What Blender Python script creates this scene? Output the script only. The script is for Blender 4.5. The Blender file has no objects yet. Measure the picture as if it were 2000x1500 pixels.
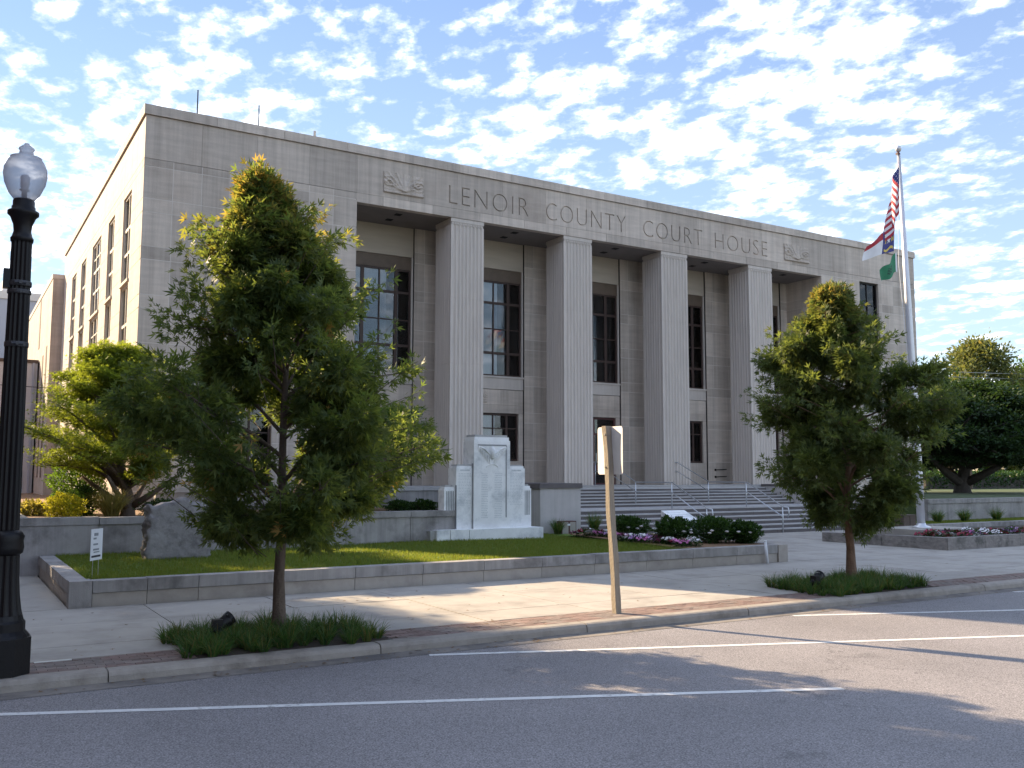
import bpy, bmesh, math, random
import numpy as np
from mathutils import Vector, Matrix
R = math.radians
random.seed(7); RNG = np.random.default_rng(11)
scene = bpy.context.scene
C = scene.collection

# ------------------------------------------------------------------ camera
cam_d = bpy.data.cameras.new('camera'); cam = bpy.data.objects.new('camera', cam_d); C.objects.link(cam)
cam_d.sensor_fit = 'HORIZONTAL'; cam_d.sensor_width = 36.0; cam_d.lens = 36.0 * 1832.07 / 2000.0
cam_d.clip_end = 3000
YAW, PITCH, ROLL = 0.543, 0.096, -0.0017
fwd = Vector((math.sin(YAW) * math.cos(PITCH), math.cos(YAW) * math.cos(PITCH), math.sin(PITCH)))
rgt = Vector((math.cos(YAW), -math.sin(YAW), 0)); up = rgt.cross(fwd)
M = Matrix((rgt, up, -fwd)).transposed().to_4x4()
cam.matrix_world = Matrix.Translation((0, 0, 2.2)) @ M @ Matrix.Rotation(-ROLL, 4, 'Z')
scene.camera = cam

# ------------------------------------------------------------------ sun and sky
SUN_EL = R(27.0)
SUN_H = Vector((-0.42, 0.907, 0)).normalized()          # horizontal direction towards the sun
sun_dir = Vector((SUN_H.x * math.cos(SUN_EL), SUN_H.y * math.cos(SUN_EL), math.sin(SUN_EL)))
sun_d = bpy.data.lights.new('sun', 'SUN'); sun = bpy.data.objects.new('sun', sun_d); C.objects.link(sun)
sun_d.energy = 2.5; sun_d.angle = R(0.55); sun_d.color = (1.0, 0.77, 0.50)
sun.rotation_euler = sun_dir.to_track_quat('Z', 'Y').to_euler()
sun.location = (-20, 40, 40)

def build_world():
    w = bpy.data.worlds.new('World'); scene.world = w; w.use_nodes = True
    nt = w.node_tree; nt.nodes.clear(); N = nt.nodes.new; L = nt.links.new
    out = N('ShaderNodeOutputWorld'); bg = N('ShaderNodeBackground')
    sky = N('ShaderNodeTexSky'); sky.sky_type = 'NISHITA'; sky.sun_disc = False
    sky.sun_elevation = SUN_EL; sky.sun_rotation = math.atan2(SUN_H.x, SUN_H.y)
    sky.air_density = 1.1; sky.dust_density = 0.0; sky.ozone_density = 1.3; sky.altitude = 10
    tc = N('ShaderNodeTexCoord'); sep = N('ShaderNodeSeparateXYZ'); L(tc.outputs['Generated'], sep.inputs[0])
    def math_(op, a, b=None, clamp=False):
        n = N('ShaderNodeMath'); n.operation = op; n.use_clamp = clamp
        for i, v in enumerate((a, b)):
            if v is None: continue
            if isinstance(v, (int, float)): n.inputs[i].default_value = v
            else: L(v, n.inputs[i])
        return n.outputs[0]
    den = math_('ADD', math_('MAXIMUM', sep.outputs['Z'], 0.0), 0.16)
    cx = math_('DIVIDE', sep.outputs['X'], den); cy = math_('DIVIDE', sep.outputs['Y'], den)
    comb = N('ShaderNodeCombineXYZ'); L(cx, comb.inputs[0]); L(cy, comb.inputs[1])
    def noise(scale, detail, rough, dist=0.0, off=(0, 0, 0), st=(1, 1, 1)):
        mp = N('ShaderNodeMapping'); mp.inputs['Location'].default_value = off; mp.inputs['Scale'].default_value = st
        mp.inputs['Rotation'].default_value = (0, 0, R(35))
        L(comb.outputs[0], mp.inputs[0])
        n = N('ShaderNodeTexNoise'); n.inputs['Scale'].default_value = scale; n.inputs['Detail'].default_value = detail
        n.inputs['Roughness'].default_value = rough; n.inputs['Distortion'].default_value = dist
        L(mp.outputs[0], n.inputs['Vector']); return n.outputs['Fac']
    puffs = noise(13.0, 7.0, 0.60, 0.0, (2.3, 1.1, 0), (1.0, 0.85, 1))
    mid = noise(4.4, 3.0, 0.5, 0.3, (5.3, 0.7, 0), (1.0, 0.85, 1))
    cover = noise(1.1, 2.0, 0.5, 0.0, (1.7, 3.1, 0))
    dens = math_('ADD', math_('ADD', puffs, math_('MULTIPLY', math_('SUBTRACT', mid, 0.5), 0.45)), math_('MULTIPLY', math_('SUBTRACT', cover, 0.5), 0.55))
    ramp = N('ShaderNodeValToRGB'); L(dens, ramp.inputs[0])
    e = ramp.color_ramp.elements; e[0].position = 0.455; e[0].color = (0, 0, 0, 1); e[1].position = 0.625; e[1].color = (1, 1, 1, 1)
    shade = N('ShaderNodeValToRGB'); L(dens, shade.inputs[0])
    e = shade.color_ramp.elements; e[0].position = 0.52; e[0].color = (3.7, 4.2, 5.0, 1); e[1].position = 0.76; e[1].color = (11.5, 12.2, 13.2, 1)
    # thin high veil that whitens the sky low down
    veil = N('ShaderNodeMix'); veil.data_type = 'RGBA'
    vf = N('ShaderNodeValToRGB'); L(sep.outputs['Z'], vf.inputs[0])
    e = vf.color_ramp.elements; e[0].position = 0.0; e[0].color = (2.5, 3.15, 3.75, 1); e[1].position = 0.55; e[1].color = (.92, 1.42, 2.9, 1)
    veil.inputs['Factor'].default_value = .72; L(sky.outputs[0], veil.inputs['A']); L(vf.outputs[0], veil.inputs['B'])
    mix = N('ShaderNodeMix'); mix.data_type = 'RGBA'
    L(ramp.outputs[0], mix.inputs['Factor']); L(veil.outputs['Result'], mix.inputs['A']); L(shade.outputs[0], mix.inputs['B'])
    L(mix.outputs['Result'], bg.inputs['Color']); bg.inputs['Strength'].default_value = 0.05
    L(bg.outputs[0], out.inputs[0])
build_world()
vs = scene.view_settings; vs.view_transform = 'Standard'; vs.look = 'None'; vs.gamma = 1.0; vs.exposure = 2.56; vs.use_curve_mapping = False
try:
    scene.cycles.max_bounces = 6; scene.cycles.transparent_max_bounces = 12; scene.cycles.use_denoising = True
    scene.cycles.sample_clamp_indirect = 6
except Exception: pass

# ------------------------------------------------------------------ materials
MATS = {}
def mat(name, col, rough=0.8, var=0.12, scale=2.0, bump=0.0, bscale=30.0, metal=0.0, detail=4.0, objvar=0.0, streak=None, spec=0.5, vstreak=0.0, col2=None, col2_scale=1.0, col2_lo=.5, col2_hi=.62):
    """principled material: base colour broken up by world-space noise, per-object brightness, optional second colour in patches, bump"""
    m = bpy.data.materials.new(name); m.use_nodes = True; nt = m.node_tree; N = nt.nodes.new; L = nt.links.new
    b = nt.nodes['Principled BSDF']; b.inputs['Roughness'].default_value = rough; b.inputs['Metallic'].default_value = metal
    b.inputs['Specular IOR Level'].default_value = spec
    geo = N('ShaderNodeNewGeometry'); mp = N('ShaderNodeMapping'); L(geo.outputs['Position'], mp.inputs[0])
    if streak: mp.inputs['Scale'].default_value = streak
    n = N('ShaderNodeTexNoise'); n.inputs['Scale'].default_value = scale; n.inputs['Detail'].default_value = detail; n.inputs['Roughness'].default_value = .62
    L(mp.outputs[0], n.inputs['Vector'])
    mr = N('ShaderNodeMapRange'); mr.inputs['From Min'].default_value = .25; mr.inputs['From Max'].default_value = .75
    mr.inputs['To Min'].default_value = 1 - var; mr.inputs['To Max'].default_value = 1 + var; L(n.outputs['Fac'], mr.inputs['Value'])
    val = mr.outputs[0]
    if objvar:
        oi = N('ShaderNodeObjectInfo'); m2 = N('ShaderNodeMapRange'); m2.inputs['To Min'].default_value = 1 - objvar; m2.inputs['To Max'].default_value = 1 + objvar
        L(oi.outputs['Random'], m2.inputs['Value']); mu = N('ShaderNodeMath'); mu.operation = 'MULTIPLY'; L(val, mu.inputs[0]); L(m2.outputs[0], mu.inputs[1]); val = mu.outputs[0]
    if vstreak:
        mv = N('ShaderNodeMapping'); mv.inputs['Scale'].default_value = (2.6, 2.6, .10); L(geo.outputs['Position'], mv.inputs[0])
        nv = N('ShaderNodeTexNoise'); nv.inputs['Scale'].default_value = 1.6; nv.inputs['Detail'].default_value = 5; nv.inputs['Roughness'].default_value = .7; L(mv.outputs[0], nv.inputs['Vector'])
        m3 = N('ShaderNodeMapRange'); m3.inputs['From Min'].default_value = .42; m3.inputs['From Max'].default_value = .72; m3.inputs['To Min'].default_value = 1.03; m3.inputs['To Max'].default_value = 1 - vstreak; L(nv.outputs['Fac'], m3.inputs['Value'])
        mu = N('ShaderNodeMath'); mu.operation = 'MULTIPLY'; L(val, mu.inputs[0]); L(m3.outputs[0], mu.inputs[1]); val = mu.outputs[0]
    src = None
    if col2 is not None:
        n2 = N('ShaderNodeTexNoise'); n2.inputs['Scale'].default_value = col2_scale; n2.inputs['Detail'].default_value = 6; n2.inputs['Roughness'].default_value = .65
        L(geo.outputs['Position'], n2.inputs['Vector'])
        rp = N('ShaderNodeMapRange'); rp.inputs['From Min'].default_value = col2_lo; rp.inputs['From Max'].default_value = col2_hi; L(n2.outputs['Fac'], rp.inputs['Value'])
        mx = N('ShaderNodeMix'); mx.data_type = 'RGBA'; L(rp.outputs[0], mx.inputs['Factor']); mx.inputs['A'].default_value = (*col, 1); mx.inputs['B'].default_value = (*col2, 1); src = mx.outputs['Result']
    vm = N('ShaderNodeVectorMath'); vm.operation = 'SCALE'
    if src is not None: L(src, vm.inputs[0])
    else: vm.inputs[0].default_value = col
    L(val, vm.inputs['Scale']); L(vm.outputs[0], b.inputs['Base Color'])
    if bump:
        nb = N('ShaderNodeTexNoise'); nb.inputs['Scale'].default_value = bscale; nb.inputs['Detail'].default_value = 5; L(geo.outputs['Position'], nb.inputs['Vector'])
        bp = N('ShaderNodeBump'); bp.inputs['Strength'].default_value = bump; bp.inputs['Distance'].default_value = .02; L(nb.outputs['Fac'], bp.inputs['Height']); L(bp.outputs[0], b.inputs['Normal'])
    MATS[name] = m; return m

def leaf_mat(name, green, green2, autumn, rough=0.45, trans=0.45):
    m = bpy.data.materials.new(name); m.use_nodes = True; nt = m.node_tree; N = nt.nodes.new; L = nt.links.new; nt.nodes.clear()
    out = N('ShaderNodeOutputMaterial'); geo = N('ShaderNodeNewGeometry'); at = N('ShaderNodeAttribute'); at.attribute_name = 'tint'
    a = N('ShaderNodeMix'); a.data_type = 'RGBA'; a.inputs['A'].default_value = (*green, 1); a.inputs['B'].default_value = (*green2, 1); L(geo.outputs['Random Per Island'], a.inputs['Factor'])
    c = N('ShaderNodeMix'); c.data_type = 'RGBA'; L(a.outputs['Result'], c.inputs['A']); c.inputs['B'].default_value = (*autumn, 1); L(at.outputs['Fac'], c.inputs['Factor'])
    d = N('ShaderNodeBsdfPrincipled'); d.inputs['Roughness'].default_value = rough; d.inputs['Specular IOR Level'].default_value = .22; L(c.outputs['Result'], d.inputs['Base Color'])
    t = N('ShaderNodeBsdfTranslucent')
    tcol = N('ShaderNodeVectorMath'); tcol.operation = 'MULTIPLY'; L(c.outputs['Result'], tcol.inputs[0]); tcol.inputs[1].default_value = (2.9, 2.55, 1.1); L(tcol.outputs[0], t.inputs['Color'])
    mx = N('ShaderNodeMixShader'); mx.inputs[0].default_value = trans; L(d.outputs[0], mx.inputs[1]); L(t.outputs[0], mx.inputs[2]); L(mx.outputs[0], out.inputs[0])
    MATS[name] = m; return m

def glass_mat(name, tint, refl_rough=.03):
    m = bpy.data.materials.new(name); m.use_nodes = True; nt = m.node_tree; N = nt.nodes.new; L = nt.links.new; nt.nodes.clear()
    out = N('ShaderNodeOutputMaterial'); tr = N('ShaderNodeBsdfTransparent'); tr.inputs[0].default_value = (*tint, 1)
    gl = N('ShaderNodeBsdfGlossy'); gl.inputs['Roughness'].default_value = refl_rough; fr = N('ShaderNodeFresnel'); fr.inputs[0].default_value = 1.55
    mx = N('ShaderNodeMixShader'); L(fr.outputs[0], mx.inputs[0]); L(tr.outputs[0], mx.inputs[1]); L(gl.outputs[0], mx.inputs[2]); L(mx.outputs[0], out.inputs[0])
    MATS[name] = m; return m

mat('limestone', (.530, .460, .396), .85, .12, 1.6, .25, 40, objvar=.16, vstreak=.25, streak=(.5, .5, 4.0), col2=(.45, .376, .316), col2_scale=.55, col2_lo=.52, col2_hi=.75)
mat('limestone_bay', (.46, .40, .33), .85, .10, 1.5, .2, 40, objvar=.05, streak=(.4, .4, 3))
mat('limestone_pale', (.55, .495, .445), .85, .10, 2.5, .2, 40, objvar=.04, streak=(3, 3, .3))
mat('letter_cut', (.37, .30, .25), .95, .2, 4)  # darker tone for the cut faces of the frieze letters
mat('mortar', (.66, .61, .56), .9, .08, 3)
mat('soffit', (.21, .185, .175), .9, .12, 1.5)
mat('bronze', (.055, .032, .026), .5, .2, 3, spec=.4)
mat('bronze_light', (.12, .085, .06), .55, .2, 3)
mat('interior', (.006, .006, .008), .9, .2, 1)
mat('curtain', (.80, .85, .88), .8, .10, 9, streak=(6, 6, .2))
mat('blind', (.42, .37, .22), .8, .12, 9, streak=(8, 8, .3))
mat('lit_blind', (.60, .47, .31), .8, .10, 6, streak=(5, 5, .4))
mat('white_frame', (.62, .58, .52), .6, .08, 5)
mat('granite', (.32, .305, .295), .85, .14, 3.0, .35, 60, objvar=.06, vstreak=.3, col2=(.15, .14, .135), col2_scale=1.3, col2_lo=.50, col2_hi=.72)
mat('granite_low', (.37, .335, .30), .85, .12, 4.0, .3, 60, objvar=.06, col2=(.24, .21, .19), col2_scale=1.1, col2_lo=.52, col2_hi=.75)
mat('old_stone', (.22, .20, .185), .95, .30, 5.0, .8, 16, objvar=.05, streak=(1, 1, 2.5), col2=(.10, .095, .085), col2_scale=2.2, col2_lo=.48, col2_hi=.66)
mat('concrete', (.36, .335, .30), .9, .10, 2.0, .25, 80, objvar=.055, col2=(.24, .22, .195), col2_scale=.9, col2_lo=.48, col2_hi=.74)
mat('kerb_concrete', (.30, .27, .235), .9, .16, 5.0, .4, 50, objvar=.05, col2=(.19, .165, .14), col2_scale=1.6, col2_lo=.48, col2_hi=.7)
mat('joint', (.09, .08, .07), .95, .2, 5)
mat('brick_paver', (.20, .135, .115), .9, .18, 9, .4, 60, objvar=.2, col2=(.20, .165, .145), col2_scale=1.6, col2_lo=.47, col2_hi=.6)
mat('render_pale', (.46, .44, .43), .9, .08, 2.5, .2, 60, vstreak=.15)
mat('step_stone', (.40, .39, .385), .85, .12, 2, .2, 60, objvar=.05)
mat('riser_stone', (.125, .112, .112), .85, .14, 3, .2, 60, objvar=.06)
mat('marble', (.80, .81, .81), .65, .10, 2.2, .2, 30, col2=(.42, .45, .47), col2_scale=1.7, col2_lo=.50, col2_hi=.74)
mat('marble_dirty', (.36, .36, .35), .8, .25, 3.0, .2, 30)
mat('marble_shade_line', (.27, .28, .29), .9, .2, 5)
mat('engraving', (.55, .58, .60), .8, .2, 8)
mat('rough_granite', (.26, .25, .25), .9, .25, 3.5, .9, 9, col2=(.12, .11, .11), col2_scale=2, col2_lo=.5, col2_hi=.66)
mat('black_iron', (.008, .007, .008), .45, .2, 3, .15, 30, spec=.28)
mat('iron_band', (.05, .05, .055), .5, .2, 8, metal=.4)
mat('steel', (.55, .57, .60), .35, .06, 6, metal=.9)
mat('aluminium', (.72, .73, .75), .42, .06, 4, metal=.75)
mat('sign_back', (.74, .74, .75), .5, .06, 4, metal=.15)
mat('pole_metal', (.62, .63, .66), .4, .05, 4, metal=.5)
mat('weathered_wood', (.25, .215, .17), .9, .22, 6, .5, 30, streak=(9, 9, .6))
mat('bark', (.115, .085, .065), .95, .3, 7, .9, 35, streak=(2.5, 2.5, .8))
mat('bark_reddish', (.17, .105, .07), .95, .35, 8, .9, 35, streak=(2.5, 2.5, .8))
mat('bark_grey', (.075, .065, .058), .95, .3, 6, .7, 25)
mat('mulch', (.21, .125, .07), 1.0, .35, 14, .9, 30)
mat('soil', (.055, .04, .03), 1.0, .3, 14, .6, 30)
mat('turf', (.095, .15, .025), 1.0, .25, 3.5, .6, 60)
mat('far_turf', (.05, .075, .022), 1.0, .25, .6)
mat('paint_white', (.64, .64, .63), .7, .14, 6, .15, 60, col2=(.30, .29, .285), col2_scale=11, col2_lo=.56, col2_hi=.70)
mat('plastic_white', (.70, .72, .76), .5, .05, 5)
mat('print_grey', (.22, .24, .27), .7, .1, 8)
mat('print_black', (.03, .03, .04), .7, .1, 8)
mat('grey_paint', (.38, .41, .46), .8, .07, .8)
mat('grey_block', (.54, .53, .52), .85, .08, 1.0)
mat('flag_red', (.42, .03, .045), .75, .1, 6); mat('flag_white', (.74, .74, .76), .75, .05, 6); mat('flag_blue', (.035, .04, .19), .75, .1, 6)
mat('flag_gold', (.60, .46, .10), .75, .1, 6); mat('flag_green', (.03, .20, .10), .75, .15, 5); mat('flag_dark', (.02, .08, .05), .75, .15, 5)
mat('wire', (.02, .02, .022), .6, .1, 2); mat('pale_wire', (.30, .30, .28), .6, .1, 2)
mat('maroon', (.09, .03, .03), .6, .2, 5)
mat('roof_brown', (.10, .075, .06), .9, .15, 2); mat('siding_white', (.62, .60, .55), .8, .06, 2)
mat('petal_pink', (.52, .15, .36), .7, .2, 20); mat('petal_white', (.72, .70, .72), .7, .05, 20); mat('petal_red', (.30, .02, .06), .7, .2, 20); mat('petal_lilac', (.45, .26, .50), .7, .15, 20)
leaf_mat('leaf_oak', (.052, .086, .034), (.100, .134, .046), (.30, .17, .06), .5, .5)
leaf_mat('leaf_oak_dark', (.048, .078, .034), (.090, .120, .046), (.28, .15, .06), .5, .45)
leaf_mat('leaf_maple', (.095, .138, .024), (.135, .175, .034), (.28, .20, .03), .5, .5)
leaf_mat('leaf_green', (.045, .095, .018), (.07, .13, .024), (.2, .18, .03), .5, .4)
leaf_mat('leaf_deep', (.018, .040, .016), (.030, .060, .022), (.05, .06, .02), .5, .25)
leaf_mat('leaf_pine', (.085, .110, .045), (.13, .145, .06), (.20, .16, .07), .7, .3)
leaf_mat('leaf_shrub', (.02, .05, .014), (.035, .075, .02), (.05, .06, .02), .35, .25)
leaf_mat('leaf_gold', (.22, .24, .03), (.30, .31, .045), (.3, .25, .05), .5, .5)
leaf_mat('blade', (.028, .078, .022), (.052, .115, .030), (.16, .13, .05), .5, .3)
leaf_mat('lawn_blade', (.080, .125, .022), (.125, .170, .036), (.16, .15, .05), .6, .35)
leaf_mat('straw_blade', (.17, .17, .06), (.24, .23, .09), (.3, .24, .12), .6, .4)
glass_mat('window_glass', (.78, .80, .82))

def frosted():
    m = bpy.data.materials.new('frosted_globe'); m.use_nodes = True; nt = m.node_tree; N = nt.nodes.new; L = nt.links.new; nt.nodes.clear()
    out = N('ShaderNodeOutputMaterial'); tr = N('ShaderNodeBsdfTransparent'); tr.inputs[0].default_value = (.93, .93, .95, 1)
    p = N('ShaderNodeBsdfPrincipled'); p.inputs['Base Color'].default_value = (.55, .53, .57, 1); p.inputs['Roughness'].default_value = .18
    tl = N('ShaderNodeBsdfTranslucent'); tl.inputs[0].default_value = (.45, .44, .48, 1)
    lw = N('ShaderNodeLayerWeight'); lw.inputs[0].default_value = .45
    mr = N('ShaderNodeMapRange'); mr.inputs['To Min'].default_value = .48; mr.inputs['To Max'].default_value = .9; L(lw.outputs['Facing'], mr.inputs['Value'])
    a = N('ShaderNodeMixShader'); a.inputs[0].default_value = .55; L(p.outputs[0], a.inputs[1]); L(tl.outputs[0], a.inputs[2])
    b = N('ShaderNodeMixShader'); L(mr.outputs[0], b.inputs[0]); L(tr.outputs[0], b.inputs[1]); L(a.outputs[0], b.inputs[2]); L(b.outputs[0], out.inputs[0])
    MATS['frosted_globe'] = m
frosted()

def asphalt():
    m = bpy.data.materials.new('asphalt'); m.use_nodes = True; nt = m.node_tree; N = nt.nodes.new; L = nt.links.new
    b = nt.nodes['Principled BSDF']; b.inputs['Roughness'].default_value = .72; b.inputs['Specular IOR Level'].default_value = .5
    geo = N('ShaderNodeNewGeometry')
    def noise(s, d, r=.6):
        n = N('ShaderNodeTexNoise'); n.inputs['Scale'].default_value = s; n.inputs['Detail'].default_value = d; n.inputs['Roughness'].default_value = r; L(geo.outputs['Position'], n.inputs['Vector']); return n.outputs['Fac']
    def rng(v, a, b_, c, d):
        r = N('ShaderNodeMapRange'); r.inputs['From Min'].default_value = a; r.inputs['From Max'].default_value = b_; r.inputs['To Min'].default_value = c; r.inputs['To Max'].default_value = d; L(v, r.inputs['Value']); return r.outputs[0]
    def mul(a, c):
        n = N('ShaderNodeMath'); n.operation = 'MULTIPLY'; L(a, n.inputs[0]); L(c, n.inputs[1]); return n.outputs[0]
    speck = mul(rng(noise(60, 3, .85), .34, .66, .25, 1.8), rng(noise(17, 4, .7), .3, .7, .86, 1.14))
    patch = rng(noise(.35, 4), .3, .7, .84, 1.14)
    vo = N('ShaderNodeTexVoronoi'); vo.feature = 'DISTANCE_TO_EDGE'; vo.inputs['Scale'].default_value = .33
    wob = N('ShaderNodeTexNoise'); wob.inputs['Scale'].default_value = 1.6; wob.inputs['Detail'].default_value = 6; L(geo.outputs['Position'], wob.inputs['Vector'])
    ad = N('ShaderNodeVectorMath'); ad.operation = 'MULTIPLY_ADD'; L(wob.outputs['Color'], ad.inputs[0]); ad.inputs[1].default_value = (1.5, 1.5, 0); L(geo.outputs['Position'], ad.inputs[2]); L(ad.outputs[0], vo.inputs['Vector'])
    crack = rng(vo.outputs['Distance'], .0, .004, .62, 1.0)
    crk_mask = rng(noise(.22, 2), .46, .56, 0, 1)
    cm = N('ShaderNodeMix'); cm.data_type = 'FLOAT'; L(crk_mask, cm.inputs['Factor']); cm.inputs['A'].default_value = 1.0; L(crack, cm.inputs['B'])
    stain = rng(noise(.9, 5, .7), .62, .74, 1.0, .55)
    v = mul(mul(mul(speck, patch), cm.outputs['Result']), stain)
    vm = N('ShaderNodeVectorMath'); vm.operation = 'SCALE'; vm.inputs[0].default_value = (.205, .193, .196); L(v, vm.inputs['Scale']); L(vm.outputs[0], b.inputs['Base Color'])
    bp = N('ShaderNodeBump'); bp.inputs['Strength'].default_value = .35; bp.inputs['Distance'].default_value = .006; L(noise(130, 2), bp.inputs['Height']); L(bp.outputs[0], b.inputs['Normal'])
    MATS['asphalt'] = m
asphalt()

# ------------------------------------------------------------------ builders
class MB:
    def __init__(s): s.v = []; s.f = []; s.mi = []; s.cur = 0
    def add(s, vs_, fs):
        o = len(s.v); s.v.extend([tuple(p) for p in vs_]); s.f.extend([tuple(i + o for i in f) for f in fs]); s.mi.extend([s.cur] * len(fs)); return s
    def box(s, x0, x1, y0, y1, z0, z1):
        return s.add([(x0, y0, z0), (x1, y0, z0), (x1, y1, z0), (x0, y1, z0), (x0, y0, z1), (x1, y0, z1), (x1, y1, z1), (x0, y1, z1)],
                     [(0, 3, 2, 1), (4, 5, 6, 7), (0, 1, 5, 4), (1, 2, 6, 5), (2, 3, 7, 6), (3, 0, 4, 7)])
    def prism(s, poly, z0, z1, axis='z'):
        n = len(poly)
        def P(a, b, c): return {'z': (a, b, c), 'y': (a, c, b), 'x': (c, a, b)}[axis]
        return s.add([P(a, b, z0) for a, b in poly] + [P(a, b, z1) for a, b in poly],
                     [tuple(range(n))[::-1], tuple(range(n, 2 * n))] + [(i, (i + 1) % n, n + (i + 1) % n, n + i) for i in range(n)])
    def tube(s, pts, rad, n=8, cap=True):
        pts = [Vector(p) for p in pts]
        if not hasattr(rad, '__len__'): rad = [rad] * len(pts)
        o = []; prev = None
        for i, p in enumerate(pts):
            t = (pts[min(i + 1, len(pts) - 1)] - pts[max(i - 1, 0)]).normalized()
            a = prev if prev is not None else (Vector((1, 0, 0)) if abs(t.x) < .8 else Vector((0, 1, 0)))
            a = (a - t * a.dot(t)).normalized(); prev = a; b = t.cross(a)
            o += [p + a * (rad[i] * math.cos(2 * math.pi * k / n)) + b * (rad[i] * math.sin(2 * math.pi * k / n)) for k in range(n)]
        fs = [(i * n + k, i * n + (k + 1) % n, (i + 1) * n + (k + 1) % n, (i + 1) * n + k) for i in range(len(pts) - 1) for k in range(n)]
        if cap: fs += [tuple(range(n))[::-1], tuple(range((len(pts) - 1) * n, len(pts) * n))]
        return s.add(o, fs)
    def lathe(s, cx, cy, prof, n=20, flute=0.0, fn=0):
        o = []
        for r, z in prof:
            for k in range(n):
                a = 2 * math.pi * k / n; rr = r
                if flute and fn: rr = r * (1 - flute * abs(math.sin(a * fn / 2)) ** .8)
                o.append((cx + rr * math.cos(a), cy + rr * math.sin(a), z))
        m = len(prof)
        fs = [(i * n + k, i * n + (k + 1) % n, (i + 1) * n + (k + 1) % n, (i + 1) * n + k) for i in range(m - 1) for k in range(n)]
        fs += [tuple(range(n))[::-1], tuple(range((m - 1) * n, m * n))]
        return s.add(o, fs)
    def mesh(s, name, mats, smooth=False):
        me = bpy.data.meshes.new(name); me.from_pydata(s.v, [], s.f)
        for m in (mats if isinstance(mats, (list, tuple)) else [mats]): me.materials.append(MATS[m])
        if any(s.mi): me.polygons.foreach_set('material_index', s.mi)
        if smooth: me.polygons.foreach_set('use_smooth', [True] * len(s.f))
        me.update(); return me
    def build(s, name, mats, parent=None, smooth=False):
        o = bpy.data.objects.new(name, s.mesh(name, mats, smooth)); link(o, parent); return o
def link(o, parent=None):
    C.objects.link(o)
    if parent is not None:
        o.parent = parent; o.matrix_parent_inverse = world_of(parent).inverted()
def world_of(o):
    m = Matrix.LocRotScale(o.location, o.rotation_euler, o.scale)
    return m if o.parent is None else world_of(o.parent) @ o.matrix_parent_inverse @ m
def tag(o, label=None, cat=None, group=None, kind=None):
    if label: o['label'] = label
    if cat: o['category'] = cat
    if group: o['group'] = group
    if kind: o['kind'] = kind
    return o
def thing(name, loc, label, cat, group=None):
    o = bpy.data.objects.new(name, None); o.location = loc; o.empty_display_size = .2; C.objects.link(o); return tag(o, label, cat, group)
def struct(name, mb, m, smooth=False): return tag(mb.build(name, m, None, smooth), kind='structure')
UNIT = {}
def piece(name, m, parent, x0, x1, y0, y1, z0, z1, rz=0.0, bevel=True):
    """one stone, slab or pane: all alike pieces share one unit-box mesh"""
    key = (name, m)
    if key not in UNIT: UNIT[key] = MB().box(-.5, .5, -.5, .5, -.5, .5).mesh(name, m)
    o = bpy.data.objects.new(name, UNIT[key]); o.location = ((x0 + x1) / 2, (y0 + y1) / 2, (z0 + z1) / 2)
    o.scale = (x1 - x0, y1 - y0, z1 - z0); o.rotation_euler = (0, 0, rz); link(o, parent); return o
def copy_tree(o, dx, dy, dz=0.0, parent=None):
    c = o.copy(); C.objects.link(c)
    if parent is None: c.location = (o.location.x + dx, o.location.y + dy, o.location.z + dz)
    else: c.parent = parent
    for ch in list(o.children): copy_tree(ch, 0, 0, 0, c)
    return c
def fast_mesh(name, verts, quads, mats, tint=None, smooth=False):
    """numpy verts (N,3), quads (F,4)"""
    me = bpy.data.meshes.new(name); nv, nf = len(verts), len(quads)
    me.vertices.add(nv); me.vertices.foreach_set('co', verts.astype(np.float32).ravel())
    me.loops.add(nf * 4); me.loops.foreach_set('vertex_index', quads.astype(np.int32).ravel())
    me.polygons.add(nf); me.polygons.foreach_set('loop_start', np.arange(0, nf * 4, 4, dtype=np.int32))
    me.polygons.foreach_set('loop_total', np.full(nf, 4, np.int32))
    if tint is not None:
        at = me.attributes.new('tint', 'FLOAT', 'POINT'); at.data.foreach_set('value', tint.astype(np.float32))
    me.materials.append(MATS[mats]); me.update(calc_edges=True)
    if smooth: me.polygons.foreach_set('use_smooth', [True] * nf)
    return me
def obj(name, me, parent=None):
    o = bpy.data.objects.new(name, me); link(o, parent); return o
LOBED = np.array([(0, 0, 0), (.5, .10, .02), (1, 0, -.05), (.5, -.10, .02), (.22, 0, 0), (.52, .17, .03), (.70, .44, .0), (.36, .22, .03),
                  (.22, 0, 0), (.36, -.22, .03), (.70, -.44, 0), (.52, -.17, .03)], float)
LOBED_Q = np.array([(0, 3, 2, 1), (4, 5, 6, 7), (8, 9, 10, 11)])
OVAL = np.array([(0, 0, 0), (.5, .26, .05), (1, 0, -.06), (.5, -.26, .05)], float); OVAL_Q = np.array([(0, 3, 2, 1)])
def leaf_cloud(pos, axis, size, template=LOBED, tq=LOBED_Q, flat=0.5, tint=None):
    """real leaf-shaped faces at pos, pointing along axis; flat biases the blade to face up"""
    n = len(pos); axis = axis / np.linalg.norm(axis, axis=1, keepdims=True)
    nrm = RNG.normal(size=(n, 3)); nrm[:, 2] += flat * 2.2
    nrm -= axis * np.sum(nrm * axis, 1, keepdims=True); nrm /= np.linalg.norm(nrm, axis=1, keepdims=True) + 1e-9
    side = np.cross(nrm, axis)
    v = pos[:, None, :] + size[:, None, None] * (template[None, :, 0:1] * axis[:, None, :] + template[None, :, 1:2] * side[:, None, :] + template[None, :, 2:3] * nrm[:, None, :])
    k = len(template); q = (tq[None] + (np.arange(n) * k)[:, None, None]).reshape(-1, 4)
    t = np.repeat(tint if tint is not None else np.zeros(n), k)
    return v.reshape(-1, 3), q, t
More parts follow.
